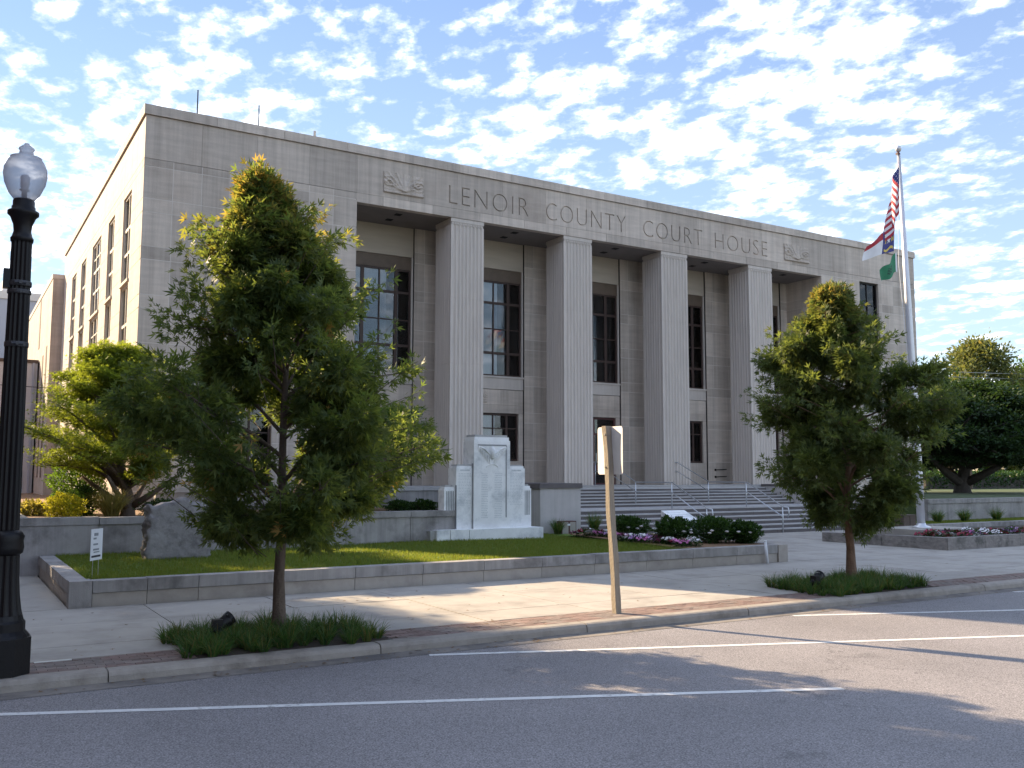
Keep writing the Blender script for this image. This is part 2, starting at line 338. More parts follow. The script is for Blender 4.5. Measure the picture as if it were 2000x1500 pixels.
def blades(base, lean, height, width, seg=3, droop=.5):
    """arching grass blades: base (n,3), lean (n,2)"""
    n = len(base); t = np.linspace(0, 1, seg + 1)
    h = np.zeros((n, seg + 1, 3)); L2 = np.linalg.norm(lean, axis=1, keepdims=True) + 1e-6; d = lean / L2
    out = L2 * (t[None, :] ** 1.6); zz = height[:, None] * (t[None, :] - droop * (L2 / (height[:, None] + 1e-6)) * t[None, :] ** 2.4 * .6)
    h[:, :, 0] = base[:, 0:1] + d[:, 0:1] * out; h[:, :, 1] = base[:, 1:2] + d[:, 1:2] * out; h[:, :, 2] = base[:, 2:3] + zz
    ang = RNG.uniform(0, 2 * np.pi, n); sx = np.stack([np.cos(ang), np.sin(ang), np.zeros(n)], 1)
    w = (width[:, None] * (1 - t[None, :] ** 1.5 * .92))[:, :, None] * sx[:, None, :]
    v = np.stack([h - w / 2, h + w / 2], 2).reshape(n, -1, 3); k = 2 * (seg + 1)
    q1 = np.array([(2 * i, 2 * i + 1, 2 * i + 3, 2 * i + 2) for i in range(seg)])
    q = (q1[None] + (np.arange(n) * k)[:, None, None]).reshape(-1, 4)
    return v.reshape(-1, 3), q, np.repeat(RNG.random(n) ** 5, k)

# ================================================================== the setting
struct('ground', MB().add([(-900, -900, -.15), (1200, -900, -.15), (1200, 1500, -.15), (-900, 1500, -.15)], [(0, 1, 2, 3)]), 'far_turf')
struct('road', MB().add([(-120, -9.5, -.13), (220, -9.5, -.13), (220, 11.56, -.13), (-120, 11.56, -.13)], [(0, 1, 2, 3)]), 'asphalt')
struct('side_street', MB().add([(-10, 11.56, -.134), (-4.2, 11.56, -.134), (-4.2, 200, -.134), (-10, 200, -.134)], [(0, 1, 2, 3)]), 'asphalt')
def gutter():
    mb = MB(); mb.add([(-120, 11.22, -.126), (220, 11.22, -.126), (220, 11.55, -.122), (-120, 11.55, -.122)], [(0, 1, 2, 3)])
    mat('gutter_dust', (.20, .18, .16), .95, .25, 3, .3, 60, col2=(.12, .11, .105), col2_scale=1.2, col2_lo=.46, col2_hi=.62)
    struct('gutter', mb, 'gutter_dust')
gutter()
def marking(name, x0, y0, x1, y1, w=.11):
    d = Vector((x1 - x0, y1 - y0)).normalized(); n = Vector((-d.y, d.x)) * w / 2; mb = MB(); k = 24; P = []
    for i in range(k + 1):
        t = i / k; j = .012 * math.sin(i * 2.1 + x0)
        P += [(x0 + (x1 - x0) * t - n.x * (1 + j * 6), y0 + (y1 - y0) * t - n.y * (1 + j * 6), -.126), (x0 + (x1 - x0) * t + n.x, y0 + (y1 - y0) * t + n.y, -.126)]
    mb.add(P, [(2 * i, 2 * i + 2, 2 * i + 3, 2 * i + 1) for i in range(k)]); return struct(name, mb, 'paint_white')
for i, (a, b, c, d) in enumerate(((-.6, 11.1, 8.55, 7.15), (5.5, 11.17, 14.6, 7.70), (12.2, 11.17, 20.5, 7.9), (18.5, 11.17, 26.8, 7.9), (25.0, 11.17, 33.3, 7.9))):
    marking('parking_line', a, b, c, d)

# kerb: cast segments with open joints
def kerb():
    k = tag(bpy.data.objects.new('kerb', None), kind='structure'); C.objects.link(k)
    prof = [(11.52, -.20), (11.535, -.05), (11.56, -.012), (11.60, .002), (11.78, .002), (11.78, -.20)]
    n = len(prof); L = 3.27
    me = MB().add([(-L / 2, y, z) for y, z in prof] + [(L / 2, y, z) for y, z in prof], [tuple(range(n))[::-1], tuple(range(n, 2 * n))] + [(i, (i + 1) % n, n + (i + 1) % n, n + i) for i in range(n)]).mesh('kerb_stone', 'kerb_concrete')
    for i in range(-4, 22):
        o = bpy.data.objects.new('kerb_stone', me); o.location = (3.34 + i * 3.285, RNG.normal() * .004, RNG.normal() * .003); link(o, k)
kerb()

# pavement of concrete slabs, brick strip along the kerb
PIT = [(2.75, 5.25), (14.0, 16.9)]
PITY = (11.79, 13.55)
def pavement():
    base = MB()
    base.box(-4.0, 60, 11.785, 17.10, -.3, -.014)
    base.box(-4.0, 1.86, 17.10, 70, -.3, -.014)
    base.box(18.53, 60, 17.11, 21.2, -.3, -.03)
    sw = struct('sidewalk', base, 'joint')
    g = .009
    xs = [-4.0 + .83] + [.95 + 2.06 * i for i in range(-1, 20)]
    xs = sorted(xs); rows = [(12.5, 13.43), (13.43, 15.39), (15.39, 17.10)]
    for (y0, y1) in rows:
        for x0, x1 in zip(xs[:-1], xs[1:]):
            segs = [(x0, x1)]
            if y0 < 13.4:
                for p0, p1 in PIT:
                    ns = []
                    for a, b in segs:
                        if p1 <= a or p0 >= b: ns.append((a, b)); continue
                        if p0 - a > .1: ns.append((a, p0))
                        if b - p1 > .1: ns.append((p1, b))
                    segs = ns
            for a, b in segs: piece('slab', 'concrete', sw, a + g, b - g, y0 + g, y1 - g, -.10, RNG.normal() * .0015)
    for j in range(14):
        for x0, x1 in ((-3.17, -1.1), (-1.1, .40), (.40, 1.86)):
            piece('slab', 'concrete', sw, x0 + g, x1 - g, 17.1 + 2 * j + g, 19.1 + 2 * j - g, -.10, RNG.normal() * .0015)
    # entrance plaza, rising gently to the steps
    sl = math.atan(.13 / 7.1)
    ex = [18.53, 20.6, 22.6, 24.6, 26.6, 28.6, 30.6, 32.6]
    for y0 in (17.1, 18.875, 20.65, 22.425):
        for x0, x1 in zip(ex[:-1], ex[1:]):
            o = piece('slab', 'concrete', sw, x0 + g, x1 - g, y0 + g, y0 + 1.775 - g, -.12, 0)
            o.rotation_euler = (sl, 0, 0); o.location.z = -.06 + (y0 + .8875 - 17.1) * .13 / 7.1
    o = piece('paving_bed', 'joint', sw, 18.3, 32.7, 17.12, 24.4, -.3, -.02); o.rotation_euler = (sl, 0, 0); o.location.z = -.16 + 3.64 * .13 / 7.1
    # bricks
    rest = MB(); cand = []
    for r in range(7):
        y0 = 11.785 + r * .102
        off = .1 if r % 2 else 0
        for i in range(-18, 150):
            x0 = i * .203 + off
            if any(p0 - .05 < x0 + .1 < p1 + .05 for p0, p1 in PIT): continue
            cand.append((x0, y0))
    cand.sort(key=lambda c: math.hypot(c[0] - .5, c[1]) if c[0] > -.35 else 1e3 + abs(c[0]))
    for i, (x0, y0) in enumerate(cand):
        z = RNG.normal() * .002
        if i < 300: piece('brick', 'brick_paver', sw, x0 + .003, x0 + .2, y0 + .003, y0 + .099, -.07, z)
        else: rest.box(x0 + .003, x0 + .2, y0 + .003, y0 + .099, -.02, z)
    tag(rest.build('brick_paving', 'brick_paver', sw), kind='stuff')
    for p0, p1 in PIT: piece('planting_pit', 'soil', sw, p0, p1, PITY[0], PITY[1], -.09, -.006)
    piece('cover_frame', 'steel', sw, 1.02, 1.42, 12.44, 12.50, -.02, .006)
    return sw
pavement()

# ------------------------------------------------------------------ lawn walls
def wall_stones(parent, name_c, name_b, mc, mb_, x0, x1, y0, y1, zb, zm, zt, joints, axis='x', over=.02):
    """coping stones over a lower course, each stone a piece with open joints"""
    j = [x0] + [a for a in joints if x0 < a < x1] + [x1]; g = .005
    for a, b in zip(j[:-1], j[1:]):
        if axis == 'x':
            piece(name_b, mb_, parent, a + g, b - g, y0 + .008 + RNG.normal() * .002, y1, zb, zm - g)
            piece(name_c, mc, parent, a + g, b - g, y0 - over, y1 + over, zm + g, zt + RNG.normal() * .003)
        else:
            piece(name_b, mb_, parent, y0 + .008, y1, a + g, b - g, zb, zm - g)
            piece(name_c, mc, parent, y0 - over, y1 + over, a + g, b - g, zm + g, zt + RNG.normal() * .003)
def front_wall():
    w = thing('lawn_wall', (9, 17.2, 0), 'long low granite wall with coping stones along the front of the lawn', 'wall')
    piece('end_block', 'granite', w, 1.86, 2.205, 17.07, 17.42, -.05, .435)
    wall_stones(w, 'coping_stone', 'wall_stone', 'granite', 'granite_low', 2.215, 18.19, 17.12, 17.38, -.05, .225, .43, [3.08, 3.93, 5.4, 6.84, 8.27, 9.66, 11.09, 12.49, 13.96, 15.36, 16.79])
    piece('end_block', 'granite_low', w, 18.20, 18.52, 17.08, 17.42, -.05, .435)
    w2 = thing('lawn_side_wall', (2, 20, 0), 'low granite wall running back beside the side path, left of the lawn', 'wall')
    wall_stones(w2, 'coping_stone', 'wall_stone', 'granite', 'granite_low', 17.43, 22.9, 1.88, 2.14, -.05, .225, .43, [18.9, 20.4, 21.7], 'y')
    w3 = thing('bed_side_wall', (18.4, 20, 0), 'short low wall closing the flower bed beside the plaza', 'wall')
    wall_stones(w3, 'coping_stone', 'wall_stone', 'granite', 'granite_low', 17.43, 24.0, 18.24, 18.48, -.05, .225, .43, [18.9, 20.4, 21.7, 23], 'y')
front_wall()
def terrace():
    w = thing('terrace_wall', (6, 23, .4), 'grey stone terrace wall behind the lawn with dark stained coping', 'wall')
    j = [1.38, 3.05, 4.9, 6.9, 8.9, 10.7, 12.4]
    for a, b in zip(j[:-1], j[1:]):
        piece('wall_slab', 'granite', w, a + .006, b - .006, 22.94, 23.2, 0, 1.06)
        if a > 2.9: piece('coping_stone', 'granite', w, a + .006, b - .006, 22.90, 23.26, 1.066, 1.22)
    piece('coping_stone', 'granite', w, 1.38, 3.044, 22.92, 23.26, 1.066, 1.235)
    for y0, y1 in ((23.27, 25.2), (25.2, 27.2), (27.2, 29.7)):
        piece('wall_slab', 'granite', w, 12.16, 12.394, y0, y1 - .01, 0, 1.06); piece('coping_stone', 'granite', w, 12.14, 12.42, y0, y1 - .01, 1.066, 1.22)
        piece('wall_slab', 'granite', w, 1.40, 1.64, y0, y1 - .01, 0, 1.06); piece('coping_stone', 'granite', w, 1.38, 1.68, y0, y1 - .01, 1.066, 1.22)
    mb = MB(); mb.box(1.62, 12.2, 23.18, 29.9, .2, 1.13); mb.box(1.62, 4.85, 29.9, 60, .2, 1.13); mb.box(-1.0, 1.62, 29.75, 60, -.1, .9); struct('terrace_bed', mb, 'mulch')
    # plinth along the building foot
    p = thing('plinth_wall', (10, 28.2, 1.13), 'low pale plinth wall at the foot of the courthouse left of the steps', 'wall')
    for a, b in ((5.2, 7.2), (7.2, 9.4), (9.4, 11.6), (11.6, 13.6), (13.6, 15.55)): piece('plinth_stone', 'granite', p, a + .005, b - .005, 28.2, 28.5, .4, 1.66); piece('coping_stone', 'step_stone', p, a + .005, b - .005, 28.16, 28.54, 1.665, 1.79)
    # right side
    r = thing('right_lawn_wall', (50, 21.3, 0), 'low stone wall in front of the narrow lawn right of the steps', 'wall')
    for i in range(26):
        a = 30.3 + i * 1.8; piece('wall_stone', 'granite_low', r, a + .006, a + 1.794, 21.24, 21.5, -.1, .27); piece('coping_stone', 'granite', r, a + .006, a + 1.794, 21.2, 21.54, .276, .44)
    r2 = thing('right_terrace_wall', (50, 23.1, .4), 'tall pale terrace wall below the trees right of the steps', 'wall')
    for i in range(22):
        a = 32.6 + i * 2.1; piece('wall_slab', 'granite', r2, a + .006, a + 2.094, 22.94, 23.2, 0, 1.09); piece('coping_stone', 'granite', r2, a + .006, a + 2.094, 22.9, 23.26, 1.096, 1.27)
    struct('right_lawn', MB().box(30.4, 78, 21.52, 22.95, 0, .415), 'turf')
    struct('upper_lawn', MB().box(32.7, 900, 23.2, 1300, 0, 1.19), 'far_turf')
    struct('left_yard', MB().box(1.7, 4.7, 60, 300, 0, .9), 'far_turf')
terrace()
def lawn():
    mb = MB(); n = 34; xs = np.linspace(2.13, 18.25, n); ys = np.linspace(17.36, 22.96, 14)
    P = [(x, y, .395 + .02 * math.sin(x * .7) * math.sin(y * .9)) for y in ys for x in xs]
    mb.add(P, [(j * n + i, j * n + i + 1, (j + 1) * n + i + 1, (j + 1) * n + i) for j in range(13) for i in range(n - 1)])
    mb.box(12.4, 18.25, 22.96, 25.4, .1, .40)
    struct('lawn_ground', mb, 'turf', True)
    N = 95000; x = RNG.uniform(2.16, 15.6, N); y = 17.4 + (22.9 - 17.4) * RNG.random(N) ** 1.15
    ext = RNG.random(N) < .12; x = np.where(ext, RNG.uniform(12.4, 15.7, N), x); y = np.where(ext, RNG.uniform(22.9, 25.2, N), y)
    base = np.stack([x, y, np.full(N, .39) + .02 * np.sin(x * .7) * np.sin(y * .9)], 1)
    v, q, t = blades(base, RNG.normal(size=(N, 2)) * .018, RNG.uniform(.03, .085, N), np.full(N, .013), 1, .2)
    g = obj('lawn_grass', fast_mesh('lawn_grass', v, q, 'lawn_blade', t)); tag(g, 'short mown green grass of the front lawn', 'grass', kind='stuff')
    N = 20000; x = RNG.uniform(30.4, 50, N); y = RNG.uniform(21.55, 22.9, N)
    v, q, t = blades(np.stack([x, y, np.full(N, .41)], 1), RNG.normal(size=(N, 2)) * .02, RNG.uniform(.04, .08, N), np.full(N, .02), 1, .2)
    g = obj('strip_grass', fast_mesh('strip_grass', v, q, 'lawn_blade', t)); tag(g, 'short grass on the narrow lawn right of the steps', 'grass', kind='stuff')
    struct('flower_bed', MB().add([(15.35, 17.40, .43), (18.22, 17.40, .43), (18.22, 23.0, .46), (15.75, 23.0, .46), (15.5, 20, .45)], [(0, 1, 2, 3, 4)]), 'mulch')
lawn()

# ================================================================== courthouse
F = 29.82; XL, XR = 4.8, 42.0; XO, XO2 = 11.74, 35.07; SOF = 11.55; PORCH = 1.775; BACK = 32.0
CRS = [11.87, 11.63, 10.62, 10.2, 9.13, 8.72, 7.63, 7.22, 6.15, 5.74, 4.66, 4.25, 3.17, 2.76, 1.68, .9]
BAYS = [13.62, 18.55, 23.45, 28.40, 33.31]
COLS = [(15.41, 16.78), (20.37, 21.73), (25.31, 26.74), (30.34, 31.80)]
def subtract(rect, holes):
    out = [rect]
    for h in holes:
        nx = []
        for (a0, a1, b0, b1) in out:
            if h[0] >= a1 or h[1] <= a0 or h[2] >= b1 or h[3] <= b0: nx.append((a0, a1, b0, b1)); continue
            if h[0] - a0 > .03: nx.append((a0, h[0], b0, b1))
            if a1 - h[1] > .03: nx.append((h[1], a1, b0, b1))
            m0, m1 = max(a0, h[0]), min(a1, h[1])
            if h[2] - b0 > .03: nx.append((m0, m1, b0, h[2]))
            if b1 - h[3] > .03: nx.append((m0, m1, h[3], b1))
        out = nx
    return out
def ashlar(parent, name, m, y, th, zs, joints, holes, short=None, collect=None):
    """a wall facing -Y built of stones, one piece each, in front of a recessed mortar bed"""
    g = .0105
    for k, (z1, z0) in enumerate(zip(zs[:-1], zs[1:])):
        jj = joints if (z1 - z0) > .6 or short is None else short
        for a, b in zip(jj[:-1], jj[1:]):
            for (x0, x1, c0, c1) in subtract((a, b, z0, z1), holes):
                ga = 0 if x0 == jj[0] else g; gb = 0 if x1 == jj[-1] else g
                piece(name, m, parent, x0 + ga, x1 - gb, y + RNG.random() * .003, y + th, c0 + g, c1 - g)
    bed = MB()
    for (x0, x1, c0, c1) in subtract((joints[0] + .02, joints[-1] - .02, zs[-1], zs[0] - .005), [(h[0] - .02, h[1] + .02, h[2] - .02, h[3] + .02) for h in holes]):
        bed.box(x0, x1, y + .007, y + th - .01, c0, c1)
    bed.build('mortar_bed', 'mortar', parent)

def window(parent, x0, x1, y, z0, z1, cols, rows, m='bronze', dark=.45, blind=None, curtain=None, bar=.05, frame=.07, glass='window_glass', axis='x'):
    """window frame part with glazing bars; panes, blind and dark room behind are sub-parts. cols/rows: list of (position, thickness)"""
    fr = MB()
    def bx(a0, a1, d0, d1, c0, c1):
        if axis == 'x': fr.box(a0, a1, y + d0, y + d1, c0, c1)
        else: fr.box(y + d0, y + d1, a0, a1, c0, c1)
    bx(x0, x0 + frame, .0, .10, z0, z1); bx(x1 - frame, x1, .0, .10, z0, z1)
    bx(x0 + frame, x1 - frame, .0, .10, z1 - frame, z1); bx(x0 + frame, x1 - frame, .0, .10, z0, z0 + frame)
    for p, t in cols: bx(p - t / 2, p + t / 2, .012, .09, z0 + frame, z1 - frame)
    for p, t in rows: bx(x0 + frame, x1 - frame, .02, .085, p - t / 2, p + t / 2)
    w = fr.build('window', m, parent)
    xs = [x0 + frame] + [v for p, t in cols for v in (p - t / 2, p + t / 2)] + [x1 - frame]
    zz = [z0 + frame] + [v for p, t in rows for v in (p - t / 2, p + t / 2)] + [z1 - frame]
    def pc(name, mm, a0, a1, d0, d1, c0, c1):
        if axis == 'x': return piece(name, mm, w, a0, a1, y + d0, y + d1, c0, c1)
        return piece(name, mm, w, y + d0, y + d1, a0, a1, c0, c1)
    for i in range(0, len(xs), 2):
        for j in range(0, len(zz), 2):
            o = pc('pane', glass, xs[i] - .004, xs[i + 1] + .004, .05, .058, zz[j] - .004, zz[j + 1] + .004)
            o.rotation_euler = (RNG.normal() * .006, 0, RNG.normal() * .008) if axis == 'x' else (0, RNG.normal() * .006, RNG.normal() * .008)
    if blind: pc('blind', blind[0], x0 + frame, x1 - frame, .13, .14, blind[1], z1 - frame)
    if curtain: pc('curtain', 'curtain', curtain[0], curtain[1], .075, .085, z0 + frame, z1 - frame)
    pc('dark_room', 'interior', x0 - .04, x1 + .04, dark, dark + .03, z0 - .05, z1 + .05)
    return w

def fluted(x0, x1, y0, y1, nx, ny):
    """cross-section of a square pier with concave flutes on every face"""
    pts = []
    def side(ax, ay, bx, by, n):
        L = math.hypot(bx - ax, by - ay); ux, uy = (bx - ax) / L, (by - ay) / L; nx_, ny_ = uy, -ux
        e = .07; w = (L - 2 * e) / n
        pts.append((ax, ay))
        for i in range(n):
            for t in (.08, .28, .5, .72, .92):
                d = -.052 * math.sin(math.pi * (t - .08) / .84) if .08 < t < .92 else 0
                s_ = e + (i + t) * w; pts.append((ax + ux * s_ + nx_ * d, ay + uy * s_ + ny_ * d))
    side(x0, y0, x1, y0, nx); side(x1, y0, x1, y1, ny); side(x1, y1, x0, y1, nx); side(x0, y1, x0, y0, ny)
    return pts

def relief(parent, x0, x1, z0, z1, seed, y=F, name='carved_relief', amp=.10):
    """carved panel: a raised slab whose face is a height field of scrolls and feathers"""
    nx, nz = 64, 34; r = np.random.default_rng(seed); u = np.linspace(-1, 1, nx); v = np.linspace(-1, 1, nz); U, V = np.meshgrid(u, v)
    h = np.zeros_like(U)
    for k in range(-4, 5):                                     # fan of feathers
        a = k * .22; d = np.abs((U) * math.cos(a) - (V + .75) * math.sin(a)); h += .5 * np.exp(-(d / .055) ** 2) * (V > -.75) * np.exp(-np.abs(U) * .6)
    for cx in (-.72, .72):                                     # scrolls at the ends
        rr = np.hypot(U - cx, (V - .05) * .8); an = np.arctan2(V - .05, U - cx); h += .6 * (np.sin(rr * 22 + an * np.sign(cx)) > .1) * np.exp(-(rr / .42) ** 2)
    h += .8 * np.exp(-((U / .16) ** 2 + ((V + .1) / .4) ** 2)); h += .5 * (np.abs(V + .86) < .09) + .15 * r.random(h.shape)
    h = np.clip(h, 0, 1.1)
    P = [(x0 + (x1 - x0) * (a + 1) / 2, y - .03 - amp * .75 * h[j, i], z0 + (z1 - z0) * (b + 1) / 2) for j, b in enumerate(v) for i, a in enumerate(u)]
    mb = MB(); mb.add(P, [(j * nx + i, j * nx + i + 1, (j + 1) * nx + i + 1, (j + 1) * nx + i) for j in range(nz - 1) for i in range(nx - 1)])
    mb.box(x0, x1, y - .029, y + .02, z0, z1); return mb.build(name, 'limestone', parent)

def courthouse():
    b = thing('courthouse', (23.4, 40, 0), 'wide limestone courthouse with fluted columns and its name carved over the portico', 'building')
    # wings -------------------------------------------------------------
    for side in (0, 1):
        if side == 0:
            J = [4.8, 5.67, 6.54, 7.41, 9.16, 10.05, 10.89, 11.74]; JS = J; w0, w1 = 7.6, 8.96
        else:
            J = [35.07, 35.93, 36.78, 37.65, 39.40, 40.28, 41.14, 42.0]; JS = J; w0, w1 = 37.78, 39.16
        holes = [(w0, w1, 8.72, 11.60), (w0, w1, 5.2, 8.0), (w0, w1, 2.0, 4.45)]
        ashlar(b, 'wall_block', 'limestone', F, .28, CRS, J, holes, JS)
        for n, (h0, h1, z0, z1) in enumerate(holes):
            mid = (h0 + h1) / 2
            window(b, h0, h1, F + .12, z0, z1, [(mid, .05)], [(z0 + (z1 - z0) * f, t) for f, t in ((.22, .04), (.42, .07), (.62, .04))], 'black_iron' if side else 'bronze', .5,
                   blind=('blind', z0 + (z1 - z0) * .6) if n < 2 else None)
            piece('sill', 'limestone_pale', b, h0 - .05, h1 + .05, F - .05, F + .16, z0 - .12, z0 - .002)
    # frieze with carved lettering, parapet cap ---------------------------
    fz = [4.8, 6.51, 8.26, 10.03, 11.74] + [11.74 + (XO2 - XO) * i / 12 for i in range(1, 13)] + [36.8, 38.53, 40.27, 42.0]
    g = .003; fblocks = []
    for a, c in zip(fz[:-1], fz[1:]):
        ga = 0 if a == 4.8 else g; gc = 0 if c == 42.0 else g
        me = MB().box(a + ga, c - gc, F + RNG.random() * .003, F + .28, 11.88, 13.235).mesh('frieze_block', 'limestone')
        fblocks.append((obj('frieze_block', me, b), a, c))
    MB().box(4.83, 41.97, F + .062, F + .27, 11.86, 13.24).build('mortar_bed', 'mortar', b)
    pj_ = [XO + (XO2 - XO) * (i + .5) / 12 for i in range(12)]
    for a, c in zip([XO] + pj_, pj_ + [XO2]): piece('lintel_stone', 'limestone', b, a + (0 if a == XO else .006), c - (0 if c == XO2 else .006), F + .002, F + .28, SOF, 11.872)
    cx = [4.8 - .06 + i * (37.32 / 17) for i in range(18)]
    for a, c in zip(cx[:-1], cx[1:]): piece('cap_stone', 'limestone', b, a + .004, c - .004, F - .06, F + .45, 13.25, 13.56)
    for i in range(10):
        y0 = F + .455 + i * 2.19; piece('cap_stone', 'limestone', b, 4.74, 5.25, y0 + .004, y0 + 2.186, 13.25, 13.56)
        piece('cap_stone', 'limestone', b, 41.55, 42.06, y0 + .004, y0 + 2.186, 13.25, 13.56)
    letters(fblocks)
    relief(b, 12.72, 14.25, 12.05, 12.80, 1); relief(b, 32.6, 34.2, 12.03, 12.80, 2)
    # portico -------------------------------------------------------------
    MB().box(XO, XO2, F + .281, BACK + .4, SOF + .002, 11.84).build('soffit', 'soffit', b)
    for c in BAYS:
        for dy in (.75, 1.55): piece('soffit_light', 'interior', b, c - .12, c + .12, F + dy - .12, F + dy + .12, SOF - .012, SOF + .05)
    for k in range(2):
        x0, x1 = ((XO - .28, XO), (XO2, XO2 + .28))[k]
        for z1, z0 in zip(CRS[1:-1], CRS[2:]):
            for y0, y1 in ((F + .285, F + 1.2), (F + 1.2, BACK + .25)): piece('jamb_block', 'limestone', b, x0, x1, y0 + .006, y1 - .006, max(z0, PORCH) + .006, z1 - .006)
        MB().box(x0 + (.0 if k == 0 else .008), x1 - (.008 if k == 0 else 0), F + .285, BACK + .2, PORCH, SOF).build('mortar_bed', 'mortar', b)
    for (x0, x1) in COLS:
        poly = fluted(x0, x1, F + .03, F + 1.28, 8, 7)
        mb = MB(); zj = [PORCH, 3.9, 6.2, 8.6, 11.30]
        for z0, z1 in zip(zj[:-1], zj[1:]): mb.prism(poly, z0 + .003, z1 - .003)
        mb.box(x0 + .06, x1 - .06, F + .09, F + 1.2, PORCH + .1, 11.4)
        col = mb.build('column', 'limestone_pale', b)
        cp = MB().box(x0 - .004, x1 + .004, F + .026, F + 1.284, 11.40, 11.54).box(x0 + .02, x1 - .02, F + .05, F + 1.26, 11.30, 11.40)
        for i in range(12): cp.box(x0 + .03 + i * (x1 - x0 - .06) / 12, x0 + .03 + (i + .55) * (x1 - x0 - .06) / 12, F + .03, F + .05, 11.32, 11.39)
        cp.build('capital', 'limestone_pale', col)
    # recessed back wall: piers of blocks between window bays
    hw = 1.35; edges = [XO] + [v for c in BAYS for v in (c - hw, c + hw)] + [XO2]
    pz = [SOF, 10.62, 10.2, 9.13, 8.72, 7.63, 7.22, 6.15, 5.74, 4.66, 4.25, 3.17, 2.76, PORCH]
    for i in range(0, len(edges), 2):
        x0, x1 = edges[i], edges[i + 1]; J = [x0, x1] if x1 - x0 < .9 else [x0, x0 + .42, (x0 + x1) / 2 + .25, x1]
        if x1 - x0 >= .9: ashlar(b, 'pier_block', 'limestone', BACK, .25, pz, J, [], [x0, x0 + .42, x1 - .5, x1])
        else: ashlar(b, 'pier_block', 'limestone', BACK, .25, pz, J, [])
    for n, c in enumerate(BAYS):
        y = BACK + .09
        def st(z0, z1, x0=-1.34, x1=1.34, m='limestone', d=0.0, nm='bay_stone'): return piece(nm, m, b, c + x0, c + x1, y - d, y + .2, z0, z1)
        st(10.42, SOF, m='limestone_bay'); st(5.57, 6.02, d=.02, m='limestone_pale'); st(4.95, 5.55, -1.34, .28); st(4.95, 5.55, .29, 1.34); st(4.62, 4.945)
        for s0, s1 in ((-1.34, -1.27), (1.27, 1.34)): st(6.02, 10.415, s0, s1, m='limestone_pale')
        piece('sill', 'limestone_pale', b, c - 1.345, c + 1.345, y - .06, y + .2, 6.02, 6.09)
        st(4.96, 5.545, -1.33, 1.33, 'mortar', -.008, 'mortar_bed')
        piece('window_head', 'bronze_light', b, c - 1.27, c + 1.27, y + .05, y + .2, 9.93, 10.415)
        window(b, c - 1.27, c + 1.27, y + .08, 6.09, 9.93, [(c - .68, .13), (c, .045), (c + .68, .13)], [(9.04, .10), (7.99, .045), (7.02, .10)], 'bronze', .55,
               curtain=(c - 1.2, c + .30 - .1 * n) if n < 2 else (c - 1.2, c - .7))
        q = relief(b, c - .95, c - .35, 5.02, 5.48, 5 + n, y, 'carved_plaque', .04)
        if n == 2:
            d = window(b, c - 1.13, c + 1.13, y + .08, PORCH, 4.6, [(c, .12)], [(3.9, .09), (2.5, .2)], 'maroon', .5); d['label'] = 'dark red entrance doors behind the steps'
            for sx in (-.1, .1): MB().tube([(c + sx, y + .04, 2.7), (c + sx, y + .04, 3.1)], .02, 6).build('door_handle', 'steel', d)
            st(PORCH, 4.61, -1.34, -1.13); st(PORCH, 4.61, 1.13, 1.34)
        else:
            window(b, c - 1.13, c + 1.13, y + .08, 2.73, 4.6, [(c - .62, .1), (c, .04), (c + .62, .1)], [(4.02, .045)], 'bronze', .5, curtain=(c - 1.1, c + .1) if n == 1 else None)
            st(PORCH, 2.72); st(2.72, 4.61, -1.34, -1.13); st(2.72, 4.61, 1.13, 1.34)
        for s_ in (-1.345, 1.345): MB().box(c + s_ - .012, c + s_ + .012, BACK + .04, BACK + .2, PORCH, SOF).build('expansion_joint', 'interior', b)
    for z, y0 in ((2.42, 0), (2.10, 0)):                         # wall hooks on the pier
        MB().tube([(30.15, BACK, z), (30.15, BACK - .06, z), (30.75, BACK - .1, z + .02)], .022, 6).box(30.11, 30.19, BACK - .03, BACK + .01, z - .05, z + .05).build('wall_hook', 'black_iron', b)
    # porch floor
    MB().box(XO - .3, XO2 + .3, F - .1, BACK + .5, .3, PORCH).build('porch_floor', 'step_stone', b)
    # side wall in full sun: stones joined into one part ------------------
    wins = [(31.95, 33.52), (35.5, 37.0), (38.85, 41.35), (43.3, 45.0), (46.8, 48.5)]
    holes = [(a, c, z0, z1) for a, c in wins for z0, z1 in ((8.5, 11.45), (4.9, 8.38), (1.6, 4.5))]
    st = MB(); ys = [F + .285, 31.3, 31.95] + [33.52, 34.5, 35.5, 37.0, 37.9, 38.85, 41.35, 42.3, 43.3, 45.0, 45.9, 46.8, 48.5, 49.7, 50.9, 52.1]
    for z1, z0 in zip(CRS[:-1], CRS[1:]):
        for a, c in zip(ys[:-1], ys[1:]):
            for (p0, p1, c0, c1) in subtract((a, c, z0, z1), holes): st.box(XL, XL + .28, p0 + (.004 if p0 != ys[0] else 0), p1 - .004, c0 + .006, c1 - .006)
    for a in np.arange(F + .285, 52, 1.98): st.box(XL, XL + .28, a + .004, min(a + 1.976, 52.1), 11.88, 13.235)
    tag(st.build('side_wall_blocks', 'limestone', b), kind='stuff')
    bed = MB()
    for (x0, x1, c0, c1) in subtract((F + .3, 52.09, .9, 13.24), [(h[0] - .02, h[1] + .02, h[2] - .02, h[3] + .02) for h in holes]): bed.box(XL + .007, XL + .26, x0, x1, c0, c1)
    bed.build('mortar_bed', 'mortar', b)
